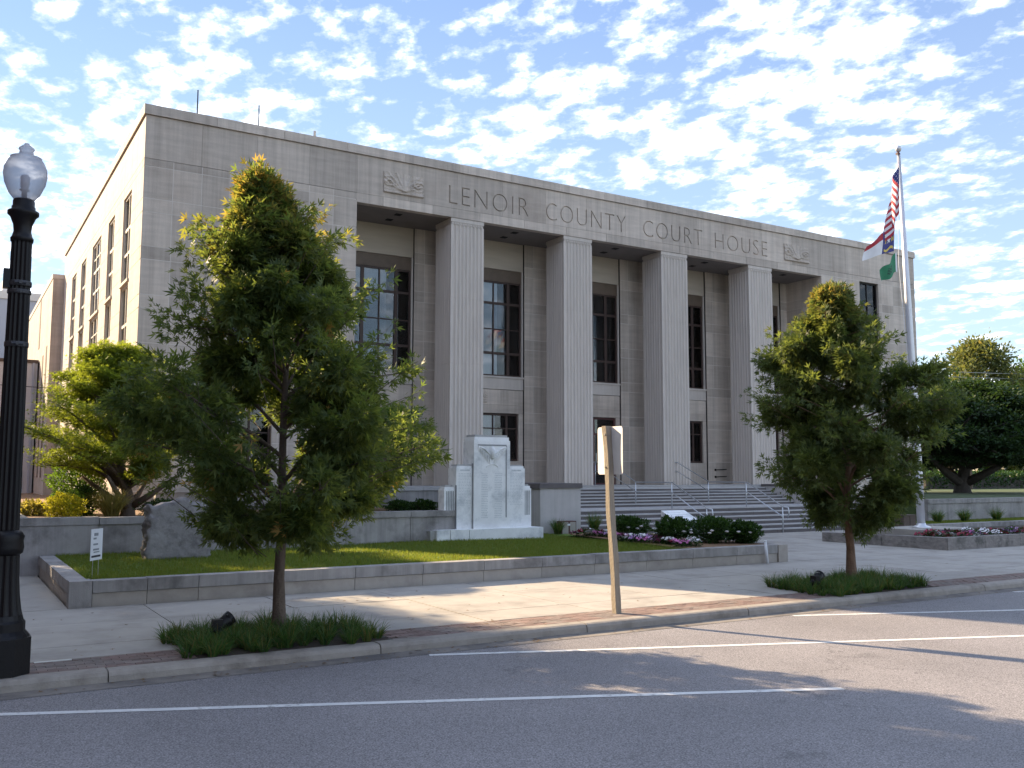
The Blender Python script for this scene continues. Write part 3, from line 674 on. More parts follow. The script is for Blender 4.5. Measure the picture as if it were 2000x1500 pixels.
    for n, (a, c) in enumerate(wins):
        for z0, z1 in ((8.5, 11.45), (4.9, 8.38), (1.6, 4.5)):
            mid = (a + c) / 2; colsn = [(mid, .05)] if n != 2 else [(a + (c - a) / 3, .09), (a + 2 * (c - a) / 3, .09)]
            zb = z0 + (z1 - z0) * .62
            window(b, a, c, XL + .05, z0, z1, colsn, [(z0 + (z1 - z0) * .33, .09), (zb, .1)] + ([(z0 + (z1 - z0) * .8, .05)] if n == 2 else []), 'white_frame', .5, blind=('lit_blind', zb), axis='y')
            o = piece('sill', 'limestone_pale', b, XL - .05, XL + .2, a - .04, c + .04, z0 - .1, z0 - .002)
    # rest of the shell
    sh = MB().box(41.7, 42.0, F + .285, 52.1, .9, 13.24).box(5.1, 41.7, 51.8, 52.1, .9, 13.24); sh.build('rear_walls', 'limestone', b)
    MB().box(5.1, 41.7, F + .3, 51.8, 12.7, 12.9).build('roof', 'roof_brown', b)
    MB().box(5.1, 11.4, F + .95, F + 1.0, .9, 12.7).box(35.4, 41.7, F + .95, F + 1.0, .9, 12.7).box(11.4, 35.4, BACK + 1.0, BACK + 1.05, .9, 12.7).build('inner_wall', 'interior', b)
    # rooftop fittings
    for x, m, r_, h in ((6.95, 'wire', .022, 2.0), (9.1, 'wire', .022, 1.9), (11.2, 'siding_white', .05, 1.35)):
        MB().tube([(x, 32.8, 12.9), (x, 32.8, 13.56 + h)], r_, 6).box(x - .08, x + .08, 32.72, 32.88, 12.9, 13.1).build('roof_mast', m, b)

def letters(fblocks):
    words = [('LENOIR', 15.30, 18.72), ('COUNTY', 19.52, 23.42), ('COURT', 24.34, 27.60), ('HOUSE', 28.33, 31.52)]
    vv, ff = [], []
    for txt, x0, x1 in words:
        cu = bpy.data.curves.new('lettering', 'FONT'); cu.body = txt; cu.size = 1.0; cu.extrude = .5; cu.offset = -.021; cu.space_character = 1.12; cu.resolution_u = 4
        ob = bpy.data.objects.new('lettering', cu); C.objects.link(ob); dg = bpy.context.evaluated_depsgraph_get(); dg.update()
        me = bpy.data.meshes.new_from_object(ob.evaluated_get(dg)); co = np.array([v.co[:] for v in me.vertices])
        mn, mx_ = co.min(0), co.max(0); o = len(vv)
        X = x0 + (co[:, 0] - mn[0]) / (mx_[0] - mn[0]) * (x1 - x0); Z = 12.04 + (co[:, 1] - mn[1]) / (mx_[1] - mn[1]) * .69
        Y = np.where(co[:, 2] > 0, F - .06, F + .055)
        vv += list(zip(X, Y, Z)); ff += [tuple(i + o for i in p.vertices) for p in me.polygons]
        bpy.data.objects.remove(ob); bpy.data.curves.remove(cu); bpy.data.meshes.remove(me)
    bm = bmesh.new(); vs_ = [bm.verts.new(v) for v in vv]
    for f in ff:
        try: bm.faces.new([vs_[i] for i in f])
        except ValueError: pass
    bmesh.ops.remove_doubles(bm, verts=bm.verts, dist=1e-5); bmesh.ops.recalc_face_normals(bm, faces=bm.faces)
    me = bpy.data.meshes.new('lettering'); bm.to_mesh(me); bm.free(); me.materials.append(MATS['letter_cut']); cut = bpy.data.objects.new('lettering', me); C.objects.link(cut)
    # the mortar bed behind would close the cut: letters are only as deep as the block face
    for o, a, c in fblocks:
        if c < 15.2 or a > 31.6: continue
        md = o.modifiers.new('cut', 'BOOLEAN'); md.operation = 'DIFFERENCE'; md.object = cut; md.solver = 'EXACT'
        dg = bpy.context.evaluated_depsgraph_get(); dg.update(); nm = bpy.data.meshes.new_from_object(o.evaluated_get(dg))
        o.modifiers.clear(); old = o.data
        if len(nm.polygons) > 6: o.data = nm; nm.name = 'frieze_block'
    bpy.data.objects.remove(cut)
courthouse()

# ------------------------------------------------------------------ steps
def steps():
    s = thing('entrance_steps', (24, 27, .13), 'broad grey stone steps in two flights up to the portico', 'steps')
    z = .13; y = 24.2; n = 0
    seq = [.145] * 6 + [None] + [.1107] * 7
    rz = .145
    def flight(y, z, count, rise, tread, x0, x1):
        for k in range(count):
            last = k == count - 1
            xs = [x0]; x = x0 + (1.1 if k % 2 else 2.0)
            while x < x1 - .8: xs.append(x); x += 2.05 + RNG.random() * .3
            xs.append(x1)
            for a, b in zip(xs[:-1], xs[1:]):
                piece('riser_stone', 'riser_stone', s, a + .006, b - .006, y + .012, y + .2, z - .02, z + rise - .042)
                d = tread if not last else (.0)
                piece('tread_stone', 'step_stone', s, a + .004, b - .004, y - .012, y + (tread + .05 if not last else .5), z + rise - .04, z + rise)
            y += tread if not last else 0; z += rise
        return y, z
    y1, z1 = flight(24.2, .13, 6, .145, .33, 17.14, 32.6)
    MB().box(17.14, 32.6, 24.5, 29.8, -.1, .2).box(17.14, 32.6, y1 + .3, 28.2, .2, z1 - .004).build('landing', 'step_stone', s)
    y2, z2 = flight(27.85, z1, 7, (PORCH - z1) / 7, .31, 17.14, 30.65)
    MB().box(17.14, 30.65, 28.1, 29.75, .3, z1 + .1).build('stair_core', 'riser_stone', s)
    c = thing('left_cheek_block', (16.4, 26, .4), 'pale rendered cheek block with dark cap left of the steps', 'wall')
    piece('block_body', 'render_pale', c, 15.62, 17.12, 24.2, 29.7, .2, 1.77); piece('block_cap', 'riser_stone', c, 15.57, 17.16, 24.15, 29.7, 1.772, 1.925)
    c = thing('right_cheek_block', (31.5, 28.5, .4), 'pale cheek block right of the upper steps behind the street tree', 'wall')
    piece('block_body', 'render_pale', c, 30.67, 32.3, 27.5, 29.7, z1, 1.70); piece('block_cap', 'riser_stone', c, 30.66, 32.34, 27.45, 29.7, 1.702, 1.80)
    piece('block_body', 'render_pale', c, 32.62, 35, 25.0, 29.7, 0, 1.3)
    # hand rails
    def rail(x, label):
        r = thing('handrail', (x, 24.3, .13), label, 'handrail', 'steel handrails on the entrance steps')
        pts = [(30.6, PORCH), (29.75, PORCH), (27.9, z1), (25.85, z1), (24.1, .14)]
        for h, nm, rr in ((.92, 'top_rail', .024), (.55, 'lower_rail', .020)):
            P = [(x, yy, zz + h) for yy, zz in pts]; P = P[:-1] + [P[-1]] + ([(x, 23.85, .14 + h - .03), (x, 23.82, .14 + h - .25), (x, 23.9, .14 + .55)] if nm == 'top_rail' else [])
            if nm == 'top_rail': P = [(x, 30.75, PORCH + .55), (x, 30.75, PORCH + .9)] + P
            MB().tube(P, rr, 8).build(nm, 'steel', r, True)
        for yy, zz in ((30.5, PORCH), (27.95, z1), (25.9, z1), (24.12, .14)): MB().tube([(x, yy, zz - .03), (x, yy, zz + .91)], .022, 8).build('post', 'steel', r, True)
    rail(22.3, 'steel handrail on the steps nearer the sign post'); rail(25.95, 'steel handrail on the steps nearer the street tree')
steps()

# ================================================================== street furniture
def street_lamp():
    x, y = .64, 11.98
    t = thing('street_lamp', (x, y, 0), 'tall black fluted street lamp with a frosted acorn globe at the kerb', 'street lamp')
    oct_ = [(x + .315 * math.cos(math.pi / 8 + i * math.pi / 4), y + .315 * math.sin(math.pi / 8 + i * math.pi / 4)) for i in range(8)]
    MB().prism(oct_, 0, .40).lathe(x, y, [(.29, .395), (.27, .43), (.235, .47), (.235, .56), (.215, .585), (.20, .64)], 24).build('base', 'black_iron', t, False)
    MB().lathe(x, y, [(.20, .635), (.185, .70), (.165, .85), (.15, 1.05), (.145, 1.3)], 64, .10, 16).build('base_bell', 'black_iron', t)
    MB().lathe(x, y, [(.145, 1.295), (.175, 1.32), (.185, 1.38), (.175, 1.45), (.185, 1.50), (.165, 1.54), (.135, 1.57)], 32).build('collar', 'black_iron', t, True)
    MB().lathe(x, y, [(.128, 1.56), (.122, 3.2), (.108, 4.86)], 96, .12, 16).build('shaft', 'black_iron', t)
    cap = MB().lathe(x, y, [(.118, 4.85), (.122, 4.89), (.108, 4.91), (.092, 4.97), (.10, 5.05), (.135, 5.14), (.165, 5.17), (.165, 5.205), (.125, 5.225), (.125, 5.26), (.115, 5.27), (.115, 5.33), (.10, 5.35)], 32).build('capital', 'black_iron', t, True)
    gp = [(.10, 5.335), (.165, 5.42), (.215, 5.54), (.232, 5.64), (.225, 5.72), (.19, 5.80), (.165, 5.83), (.168, 5.845), (.10, 5.87), (.078, 5.89), (.072, 5.93), (.085, 5.945), (.08, 5.96), (.05, 5.985), (.03, 6.0), (.025, 6.015)]
    MB().lathe(x, y, gp, 40).build('globe', 'frosted_globe', t, True)
    MB().lathe(x, y, [(.03, 5.35), (.03, 5.45), (.055, 5.46), (.055, 5.47), (.03, 5.48), (.045, 5.50), (.05, 5.62), (.03, 5.64)], 16).build('bulb', 'plastic_white', t, True)
    for z, box in ((4.36, True), (3.66, False)):
        c = MB().lathe(x, y, [(.122, z - .03), (.126, z - .02), (.126, z + .02), (.122, z + .03)], 24)
        c.tube([(x - .06, y - .118, z), (x + .06, y - .118, z)], .018, 6); c.tube([(x, y - .10, z), (x, y - .16, z)], .022, 6)
        if box:
            c.lathe(x, y, [(.120, z - .12), (.124, z - .11), (.124, z - .08), (.12, z - .07)], 24)
        k = c.build('banner_clamp', 'iron_band', t)
        if box: MB().box(x - .17, x - .10, y - .06, y + .05, z - .06, z + .16).build('bracket_box', 'black_iron', k)
street_lamp()

def sign_post():
    x, y = 9.26, 12.18
    t = thing('parking_sign', (x, y, 0), 'square wooden post carrying a metal sign seen from its unpainted back', 'sign')
    mb = MB(); n = 14; h = 2.99; w = .052
    for i in range(n + 1):
        z = h * i / n; dx = .05 * (1 - z / h) + .008 * math.sin(z * 3.1); dy = .006 * math.sin(z * 4.7) + .17 * z / h; ww = w + .003 * math.sin(z * 9)
        mb.v += [(x + dx - ww, y + dy - ww, z), (x + dx + ww, y + dy - ww, z), (x + dx + ww, y + dy + ww, z), (x + dx - ww, y + dy + ww, z)]
    mb.f += [(4 * i + k, 4 * i + (k + 1) % 4, 4 * i + 4 + (k + 1) % 4, 4 * i + 4 + k) for i in range(n) for k in range(4)] + [(3, 2, 1, 0), tuple(4 * n + k for k in range(4))]
    mb.mi = [0] * len(mb.f); mb.build('post', 'weathered_wood', t)
    def plate(px, y0, y1, z0, z1, r=.05):
        poly = []
        for cy, cz, a0 in ((y1 - r, z1 - r, 0), (y0 + r, z1 - r, 90), (y0 + r, z0 + r, 180), (y1 - r, z0 + r, 270)):
            poly += [(cy + r * math.cos(R(a0 + k * 18)), cz + r * math.sin(R(a0 + k * 18))) for k in range(6)]
        return MB().prism(poly, px, px + .003, 'x')
    pl = plate(x + .066, y - .17, y + .50, 2.20, 2.98).build('sign_plate', 'sign_back', t); pl.rotation_euler = (0, 0, 0)
    bolts = MB()
    for z in (2.32, 2.85): bolts.tube([(x - .056, y + .15, z), (x - .04, y + .15, z)], .014, 6)
    bolts.build('bolt', 'steel', t)
sign_post()

def small_things():
    t = thing('marker_pipe', (17.72, 17.0, 0), 'short white round pipe standing against the end of the lawn wall', 'pipe')
    MB().tube([(17.74, 17.02, -.05), (17.67, 17.02, .54)], .035, 12).build('pipe_body', 'plastic_white', t, True); MB().tube([(17.671, 17.02, .535), (17.668, 17.02, .56)], .04, 12).build('pipe_cap', 'plastic_white', t, True)
    # tree-pit uplights
    for (x, y, lab) in ((3.22, 12.75, 'black ground spotlight in the grass under the taller street tree'), (14.25, 12.45, 'black ground spotlight in the grass under the farther street tree')):
        u = thing('ground_spotlight', (x, y, 0), lab, 'spotlight', 'ground spotlights in the tree pits')
        MB().tube([(x, y, 0), (x, y, .14)], .03, 8).build('stake', 'black_iron', u)
        h = MB().tube([(x - .09, y - .03, .14), (x - .06, y, .17), (x + .09, y + .02, .27), (x + .11, y + .03, .29)], [.06, .08, .085, .09], 14).build('lamp_head', 'black_iron', u, True)
        MB().tube([(x + .11, y + .03, .285), (x + .15, y + .04, .31)], [.09, .095], 14, False).build('hood', 'black_iron', h)
        MB().box(x - .10, x + .02, y - .08, y + .06, .16, .30).build('ballast_box', 'black_iron', u)
    # yard sign on wire legs
    t = thing('yard_sign', (2.35, 18.0, .4), 'small white corrugated yard sign on wire legs at the lawn corner', 'sign')
    a = Vector((2.24, 17.78, 0)); b = Vector((2.47, 18.12, 0)); d = (b - a).normalized(); n = Vector((d.y, -d.x, 0))
    def quad(p0, p1, z0, z1, off, th): 
        A, B = p0 + n * off, p1 + n * off; A2, B2 = A + n * th, B + n * th
        return MB().add([(A.x, A.y, z0), (B.x, B.y, z0), (B2.x, B2.y, z0), (A2.x, A2.y, z0), (A.x, A.y, z1), (B.x, B.y, z1), (B2.x, B2.y, z1), (A2.x, A2.y, z1)], [(0, 3, 2, 1), (4, 5, 6, 7), (0, 1, 5, 4), (1, 2, 6, 5), (2, 3, 7, 6), (3, 0, 4, 7)])
    bd = quad(a, b, .70, 1.24, 0, .008).build('board', 'plastic_white', t)
    for k, (z0, z1, f0, f1, m) in enumerate(((.75, .785, .08, .85, 'print_black'), (.83, .85, .25, .75, 'print_grey'), (.87, .90, .2, .7, 'print_grey'), (.96, .99, .2, .6, 'print_grey'), (1.06, 1.09, .2, .45, 'print_grey'), (1.12, 1.17, .25, .6, 'print_grey'))):
        for off in (-.003, .0085): quad(a + (b - a) * f0, a + (b - a) * f1, z0, z1, off, .0025).build('printed_bar', m, bd)
    for f in (.25, .75):
        p = a + (b - a) * f; MB().tube([(p.x, p.y, .35), (p.x, p.y, .72)], .005, 5).build('wire_leg', 'steel', t)
    # utility box beside the steps
    t = thing('utility_box', (16.45, 24.0, .4), 'small brown framed utility box against the pale cheek block', 'utility box')
    MB().box(16.19, 16.74, 23.9, 24.14, .36, .78).build('housing', 'maroon', t)
    for x0, x1 in ((16.22, 16.44), (16.50, 16.71)): piece('door_panel', 'concrete', t, x0, x1, 23.885, 23.90, .40, .75)
    piece('door_label', 'plastic_white', t, 16.40, 16.50, 23.876, 23.884, .64, .70)
    MB().box(15.4, 15.55, 23.95, 24.05, .4, .62).build('meter', 'black_iron', t)
    # slanted memorial stone among the shrubs
    t = thing('slant_marker', (17.4, 20.4, .44), 'white stone memorial marker with slanted top among the flower bed shrubs', 'memorial')
    x0, x1, y0, y1 = 17.25, 18.1, 19.6, 20.5
    mb = MB().add([(x0, y0, .42), (x1, y0, .42), (x1, y1, .42), (x0, y1, .42), (x0, y0 + .05, .82), (x1, y0 + .05, .82), (x1, y1, 1.20), (x0, y1, 1.20)], [(0, 3, 2, 1), (4, 5, 6, 7), (0, 1, 5, 4), (1, 2, 6, 5), (2, 3, 7, 6), (3, 0, 4, 7)])
    body = mb.build('marker_body', 'marble', t)
    s1 = math.atan2(.40, .90)
    for k in range(7):
        f = (k + .7) / 8.2; o = piece('engraved_line', 'engraving', body, x0 + .1, x1 - .1 - .2 * RNG.random(), 0, .02, 0, .006); o.location.y = y0 + .05 + (y1 - y0 - .05) * f; o.location.z = .82 + .38 * f + .001; o.rotation_euler = (s1, 0, 0)
    for k in range(6):
        f = (k + .5) / 6.5; MB().box(x0 - .004, x0 + .01, y0 + .08 + .8 * f, y0 + .095 + .8 * f, .44, .80 + .36 * f).build('flute_line', 'engraving', body)
    # two upright brown boxes by the flag bed
    t = thing('twin_pillar', (29.8, 22, .1), 'pair of dark brown slab pillars behind the flagpole bed', 'pillar')
    for a_ in (29.45, 29.80): MB().box(a_, a_ + .32, 21.7, 22.1, -.05, .74).box(a_ - .02, a_ + .34, 21.68, 22.12, .742, .78).build('pillar_slab', 'roof_brown', t)
small_things()

def boulder():
    t = thing('memorial_boulder', (4.5, 21.4, .4), 'rough grey upright granite memorial stone on the lawn below the tree', 'memorial')
    bm = bmesh.new(); bmesh.ops.create_cube(bm, size=1.0); bmesh.ops.subdivide_edges(bm, edges=bm.edges, cuts=14, use_grid_fill=True)
    for v in bm.verts:
        x, y, z = v.co; rgh = .035 * math.sin(17 * x + 9 * z) * math.sin(13 * z + 7 * y) + .03 * (math.sin(31 * z + 11 * x) * math.cos(23 * x - 15 * y)) + RNG.normal() * .008
        edge = 1 if abs(x) > .46 else .12; top = .07 * math.sin(7 * x + 1) + .03 * math.sin(19 * x)
        v.co = (4.36 + x * 1.24 * (1 - .04 * z) + rgh * edge * 1.6, 21.2 + y * .42 + rgh * .12, .98 + z * 1.24 + (top if z > .3 else 0))
    me = bpy.data.meshes.new('stone'); bm.to_mesh(me); bm.free(); me.materials.append(MATS['rough_granite']); me.polygons.foreach_set('use_smooth', [True] * len(me.polygons)); st = obj('stone', me, t)
boulder()

def monument():
    t = thing('war_memorial', (13.1, 23, .4), 'stepped white marble memorial with carved eagle standing on the lawn', 'monument')
    for i, (a, b_) in enumerate(((11.35, 11.74), (11.76, 12.32), (12.34, 14.72))): piece('base_stone', 'marble', t, a, b_, 22.65, 23.6, .36, .705)
    piece('base_stone', 'marble_dirty', t, 11.2, 11.345, 22.75, 23.6, .36, .69)
    # stepped body: outer fluted piers, shoulders, tall centre
    def tier(nm, x0, x1, y0, y1, z1, top=.09):
        p = MB().box(x0, x1, y0, y1, .705, z1 - top).box(x0 + .025, x1 - .025, y0 + .025, y1 - .025, z1 - top, z1 - top * .4); o = p.build(nm, 'marble', t); MB().box(x0 + .06, x1 - .06, y0 + .06, y1 - .06, z1 - top * .4, z1).build('worn_cap', 'marble_dirty', o); return o
    def flutes(o, xs, z0, z1, y):
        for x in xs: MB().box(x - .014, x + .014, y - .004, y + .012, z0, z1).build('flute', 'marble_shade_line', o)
    o = tier('pier', 11.70, 12.04, 22.95, 23.30, 1.90, .12); flutes(o, [11.78, 11.83, 11.88, 11.93, 11.98], 1.05, 1.74, 22.95)
    o = tier('pier', 14.22, 14.50, 22.95, 23.30, 1.92, .12); flutes(o, [14.28, 14.33, 14.38, 14.43], 1.05, 1.74, 22.95)
    l = tier('shoulder', 12.03, 12.60, 22.88, 23.36, 2.47, .10); r = tier('shoulder', 13.66, 14.24, 22.88, 23.36, 2.47, .10)
    c = tier('centre', 12.54, 13.70, 22.80, 23.42, 3.30, .16)
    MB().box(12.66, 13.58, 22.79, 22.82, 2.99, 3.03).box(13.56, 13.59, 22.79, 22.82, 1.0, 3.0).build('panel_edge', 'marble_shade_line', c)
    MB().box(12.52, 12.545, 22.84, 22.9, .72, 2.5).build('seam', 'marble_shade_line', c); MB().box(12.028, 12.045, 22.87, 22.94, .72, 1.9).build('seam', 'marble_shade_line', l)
    # eagle: body, spread wings as rows of feathers, shield below
    e = MB().lathe(13.12, 22.79, [(.02, 2.62), (.06, 2.66), (.085, 2.78), (.07, 2.9), (.03, 2.97)], 10).build('eagle', 'marble', c, True)
    wg = MB()
    for s_ in (-1, 1):
        for k in range(7):
            f = k / 6; x0 = 13.12 + s_ * (.06 + .33 * f); z0 = 2.70 + .26 * f; wg.add([(x0, 22.80, z0), (x0 + s_ * .05, 22.80, z0 + .03), (x0 + s_ * .05, 22.755, z0 - .02), (x0 + s_ * .035, 22.79, z0 - .24 + .1 * f), (x0 - s_ * .01, 22.79, z0 - .22 + .1 * f)], [(0, 1, 2), (0, 2, 4), (2, 3, 4), (1, 3, 2)])
        wg.tube([(13.12 + s_ * .05, 22.79, 2.74), (13.12 + s_ * .25, 22.775, 2.90), (13.12 + s_ * .44, 22.79, 2.97)], [.03, .025, .012], 6)
    wg.tube([(13.12 + .2 * math.cos(R(a)), 22.795, 2.36 + .12 * math.sin(R(a))) for a in range(20, 161, 20)], .014, 5)
    wg.build('wings', 'marble', e)
    # worn inscriptions as rows of shallow marks
    ins = MB()
    for (x0, x1, z0, z1, n) in ((12.78, 12.98, 1.0, 2.25, 26), (13.20, 13.44, 1.0, 2.25, 26)):
        for k in range(n):
            z = z0 + (z1 - z0) * k / n; x = x0
            while x < x1 - .02:
                w = .015 + .03 * RNG.random(); ins.box(x, min(x + w, x1), 22.798, 22.81, z, z + .02); x += w + .012
    tag(ins.build('inscription', 'engraving', c), kind='stuff')
    for sh, (x0, x1) in ((l, (12.1, 12.5)), (r, (13.75, 14.17))):
        ins = MB()
        for k in range(22):
            z = 1.35 + .9 * k / 22; x = x0
            while x < x1 - .05:
                w = .03 + .06 * RNG.random(); ins.box(x, min(x + w, x1), 22.878, 22.89, z, z + .014); x += w + .02
        ins.box(x0 + .05, x1 - .05, 22.878, 22.89, 2.29, 2.33); tag(ins.build('inscription', 'engraving', sh), kind='stuff')
monument()

# ------------------------------------------------------------------ flag bed, pole and flags
def flag_bed():
    t = thing('flag_bed', (30, 19, 0), 'low old stone planter around the flagpole', 'planter')
    pl = [(25.3, 17.2), (40, 17.2), (40, 21.0), (24.35, 21.0)]
    def stones(a, b, w, inner):
        L = math.hypot(b[0] - a[0], b[1] - a[1]); n = max(1, round(L / 1.9)); d = ((b[0] - a[0]) / L, (b[1] - a[1]) / L); nn = (-d[1], d[0])
        for i in range(n):
            s0, s1 = L * i / n + .006, L * (i + 1) / n - .006
            cx, cy = a[0] + d[0] * (s0 + s1) / 2 + nn[0] * w / 2, a[1] + d[1] * (s0 + s1) / 2 + nn[1] * w / 2
            o = piece('planter_stone', 'old_stone', t, -.5, .5, -.5, .5, 0, 1); o.location = (cx, cy, .13 + RNG.normal() * .003); o.scale = (s1 - s0, w, .46); o.rotation_euler = (0, 0, math.atan2(d[1], d[0]))
    stones(pl[0], pl[1], .32, 1); stones(pl[3], (25.28, 17.22), .32, 1)
    MB().prism([(25.5, 17.4), (39.9, 17.4), (39.9, 20.95), (24.6, 20.95)], 0, .27).build('bed_soil', 'soil', t)
    p = thing('flagpole', (27.75, 19.8, .3), 'tall aluminium flagpole with ball finial in the stone planter', 'flagpole')
    MB().box(26.5, 29.2, 18.9, 20.7, .1, .47).build('plinth', 'concrete', p)
    MB().lathe(27.75, 19.8, [(.30, .47), (.30, .50), (.22, .53), (.15, .56), (.14, .62)], 20).build('base_flange', 'aluminium', p, True)
    MB().tube([(27.75, 19.8, .5), (27.72, 19.8, 2.2), (27.52, 19.8, 8.0), (27.33, 19.8, 13.05)], [.13, .13, .105, .055], 16).build('shaft', 'pole_metal', p, True)
    tr = MB().tube([(27.33, 19.8, 13.04), (27.325, 19.8, 13.16)], .03, 10).box(27.22, 27.36, 19.76, 19.84, 13.05, 13.12).build('truck', 'maroon', p)
    MB().lathe(27.32, 19.8, [(.02, 13.15), (.075, 13.18), (.105, 13.25), (.105, 13.29), (.075, 13.36), (.02, 13.39)], 16).build('ball_finial', 'pole_metal', p, True)
    MB().tube([(27.22, 19.78, 13.05), (27.12, 19.76, 11.2), (27.05, 19.76, 9.2), (27.45, 19.72, 4), (27.6, 19.7, 1.8)], .008, 5).build('halyard', 'plastic_white', p)
flag_bed()
def sheet(name, parent, corner, fly, hoist, nu, nv, matfn, mats, fold, double=True):
    """cloth: corner = upper hoist, fly(u,v)->Vector offset"""
    P = []
    for j in range(nv + 1):
        for i in range(nu + 1):
            u, v = i / nu, j / nv; P.append(corner + fly(u, v))
    mb = MB(); mb.v = [tuple(p) for p in P]
    for j in range(nv):
        for i in range(nu):
            mb.f.append((j * (nu + 1) + i, j * (nu + 1) + i + 1, (j + 1) * (nu + 1) + i + 1, (j + 1) * (nu + 1) + i)); mb.mi.append(matfn((i + .5) / nu, (j + .5) / nv))
    return mb.build(name, mats, parent, True), P
def star(mb, c, r, ux, uz, nrm):
    pts = [c + (ux * math.cos(R(90 + k * 36)) + uz * math.sin(R(90 + k * 36))) * (r if k % 2 == 0 else r * .42) + nrm for k in range(10)]
    mb.add([c + nrm] + pts, [(0, 1 + k, 1 + (k + 1) % 10) for k in range(10)])
def flags():
    # national flag, hanging in folds
    t = thing('national_flag', (27.1, 19.75, 9.7), 'red white and blue stars and stripes flag hanging limp from the pole', 'flag', 'flags on the flagpole')
    c0 = Vector((27.16, 19.76, 12.88))
    def fly(u, v):
        drop = u * 1.30; x = -.06 * v - u * (.70 + .10 * v) + .13 * math.sin(u * 9 + v * 1.4) * u ** .5; y = -.16 * math.sin(u * 10 + v * 2.2) * (u ** .6) - .05; return Vector((x * (.45 + .55 * v), y, -v * 1.85 - drop))
    def mf(u, v):
        if u < .42 and v < 7 / 13: return 2
        return int(v * 13) % 2
    sh, _ = sheet('cloth', t, c0, fly, None, 40, 26, mf, ['flag_red', 'flag_white', 'flag_blue'], 0)
    st = MB()
    for j in range(6):
        for i in range(6):
            u, v = .035 + i * .068, .045 + j * .085; p = c0 + fly(u, v); e1 = (c0 + fly(u + .01, v) - p).normalized(); e2 = (c0 + fly(u, v - .01) - p).normalized(); nn = e1.cross(e2).normalized() * .006
            star(st, p, .035, e1, e2, nn); star(st, p, .035, e1, e2, -nn)
    st.build('star', 'flag_white', sh)
    # state flag, blown to the left and down
    t = thing('state_flag', (26.4, 19.8, 9.4), 'flag with blue field white star and gold scrolls blowing left below the stripes', 'flag', 'flags on the flagpole')
    c1 = Vector((27.02, 19.84, 10.66))
    def fly2(u, v): return Vector((-.13 * v - 1.42 * u - .12 * v * u + .05 * math.sin(u * 8 + v), .12 * math.sin(u * 7 + v * 2) * u, -v * .98 * (1 - .25 * u) - u * .98 + .22 * u * v))
    def mf2(u, v): return 0 if u < .40 else (1 if v < .35 else 2)
    sh, _ = sheet('cloth', t, c1, fly2, None, 30, 20, mf2, ['flag_blue', 'flag_red', 'flag_white'], 0)
    def at(u, v, k): 
        p = c1 + fly2(u, v); a = (c1 + fly2(u + .02, v) - p).normalized(); b = (c1 + fly2(u, v - .02) - p).normalized(); return p + a.cross(b).normalized() * k, a, b
    for k in (.008, -.008):
        m1 = MB(); p, a, b = at(.20, .5, k); star(m1, p, .13, a, b, Vector((0, 0, 0)))
        m1.build('star', 'flag_white', sh)
        m2 = MB()
        for vv in (.20, .80):
            pts = [at(.05 + .30 * f, vv + .06 * math.sin(f * 6.28) * (1 if vv < .5 else -1), k)[0] for f in np.linspace(0, 1, 9)]; pts2 = [at(.05 + .30 * f, vv + .10 + .06 * math.sin(f * 6.28) * (1 if vv < .5 else -1), k)[0] for f in np.linspace(0, 1, 9)]
            m2.add(pts + pts2, [(i, i + 1, 10 + i, 9 + i) for i in range(8)])
        m2.build('scroll', 'flag_gold', sh)
        m3 = MB()
        def strk(u0, v0, u1, v1, w=.012): 
            A = [at(u0 - w, v0, k)[0], at(u0 + w, v0, k)[0], at(u1 + w, v1, k)[0], at(u1 - w, v1, k)[0]]; m3.add(A, [(0, 1, 2, 3)])
        strk(.045, .42, .045, .60); strk(.045, .42, .105, .60); strk(.105, .42, .105, .60)
        strk(.30, .43, .30, .60); strk(.31, .43, .35, .45); strk(.31, .59, .35, .57)
        m3.build('letter', 'flag_gold', sh)
    # small green flag
    t = thing('green_flag', (26.6, 19.75, 8.7), 'small green flag with dark emblem lowest on the pole', 'flag', 'flags on the flagpole')
    c2 = Vector((26.96, 19.76, 9.62))
    def fly3(u, v): return Vector((-.78 * u - .05 * v * u, .10 * math.sin(u * 8 + 1.5 * v) * u, -v * .66 * (1 - .35 * u) - .70 * u + .05 * math.sin(u * 9)))
    def mf3(u, v):
        if u < .06: return 2
        return 1 if (abs(u - .5) < .16 and abs(v - .5) < .22 and (int(u * 22) + int(v * 16)) % 3) else 0
    sheet('cloth', t, c2, fly3, None, 26, 18, mf3, ['flag_green', 'flag_dark', 'flag_white'], 0)
flags()

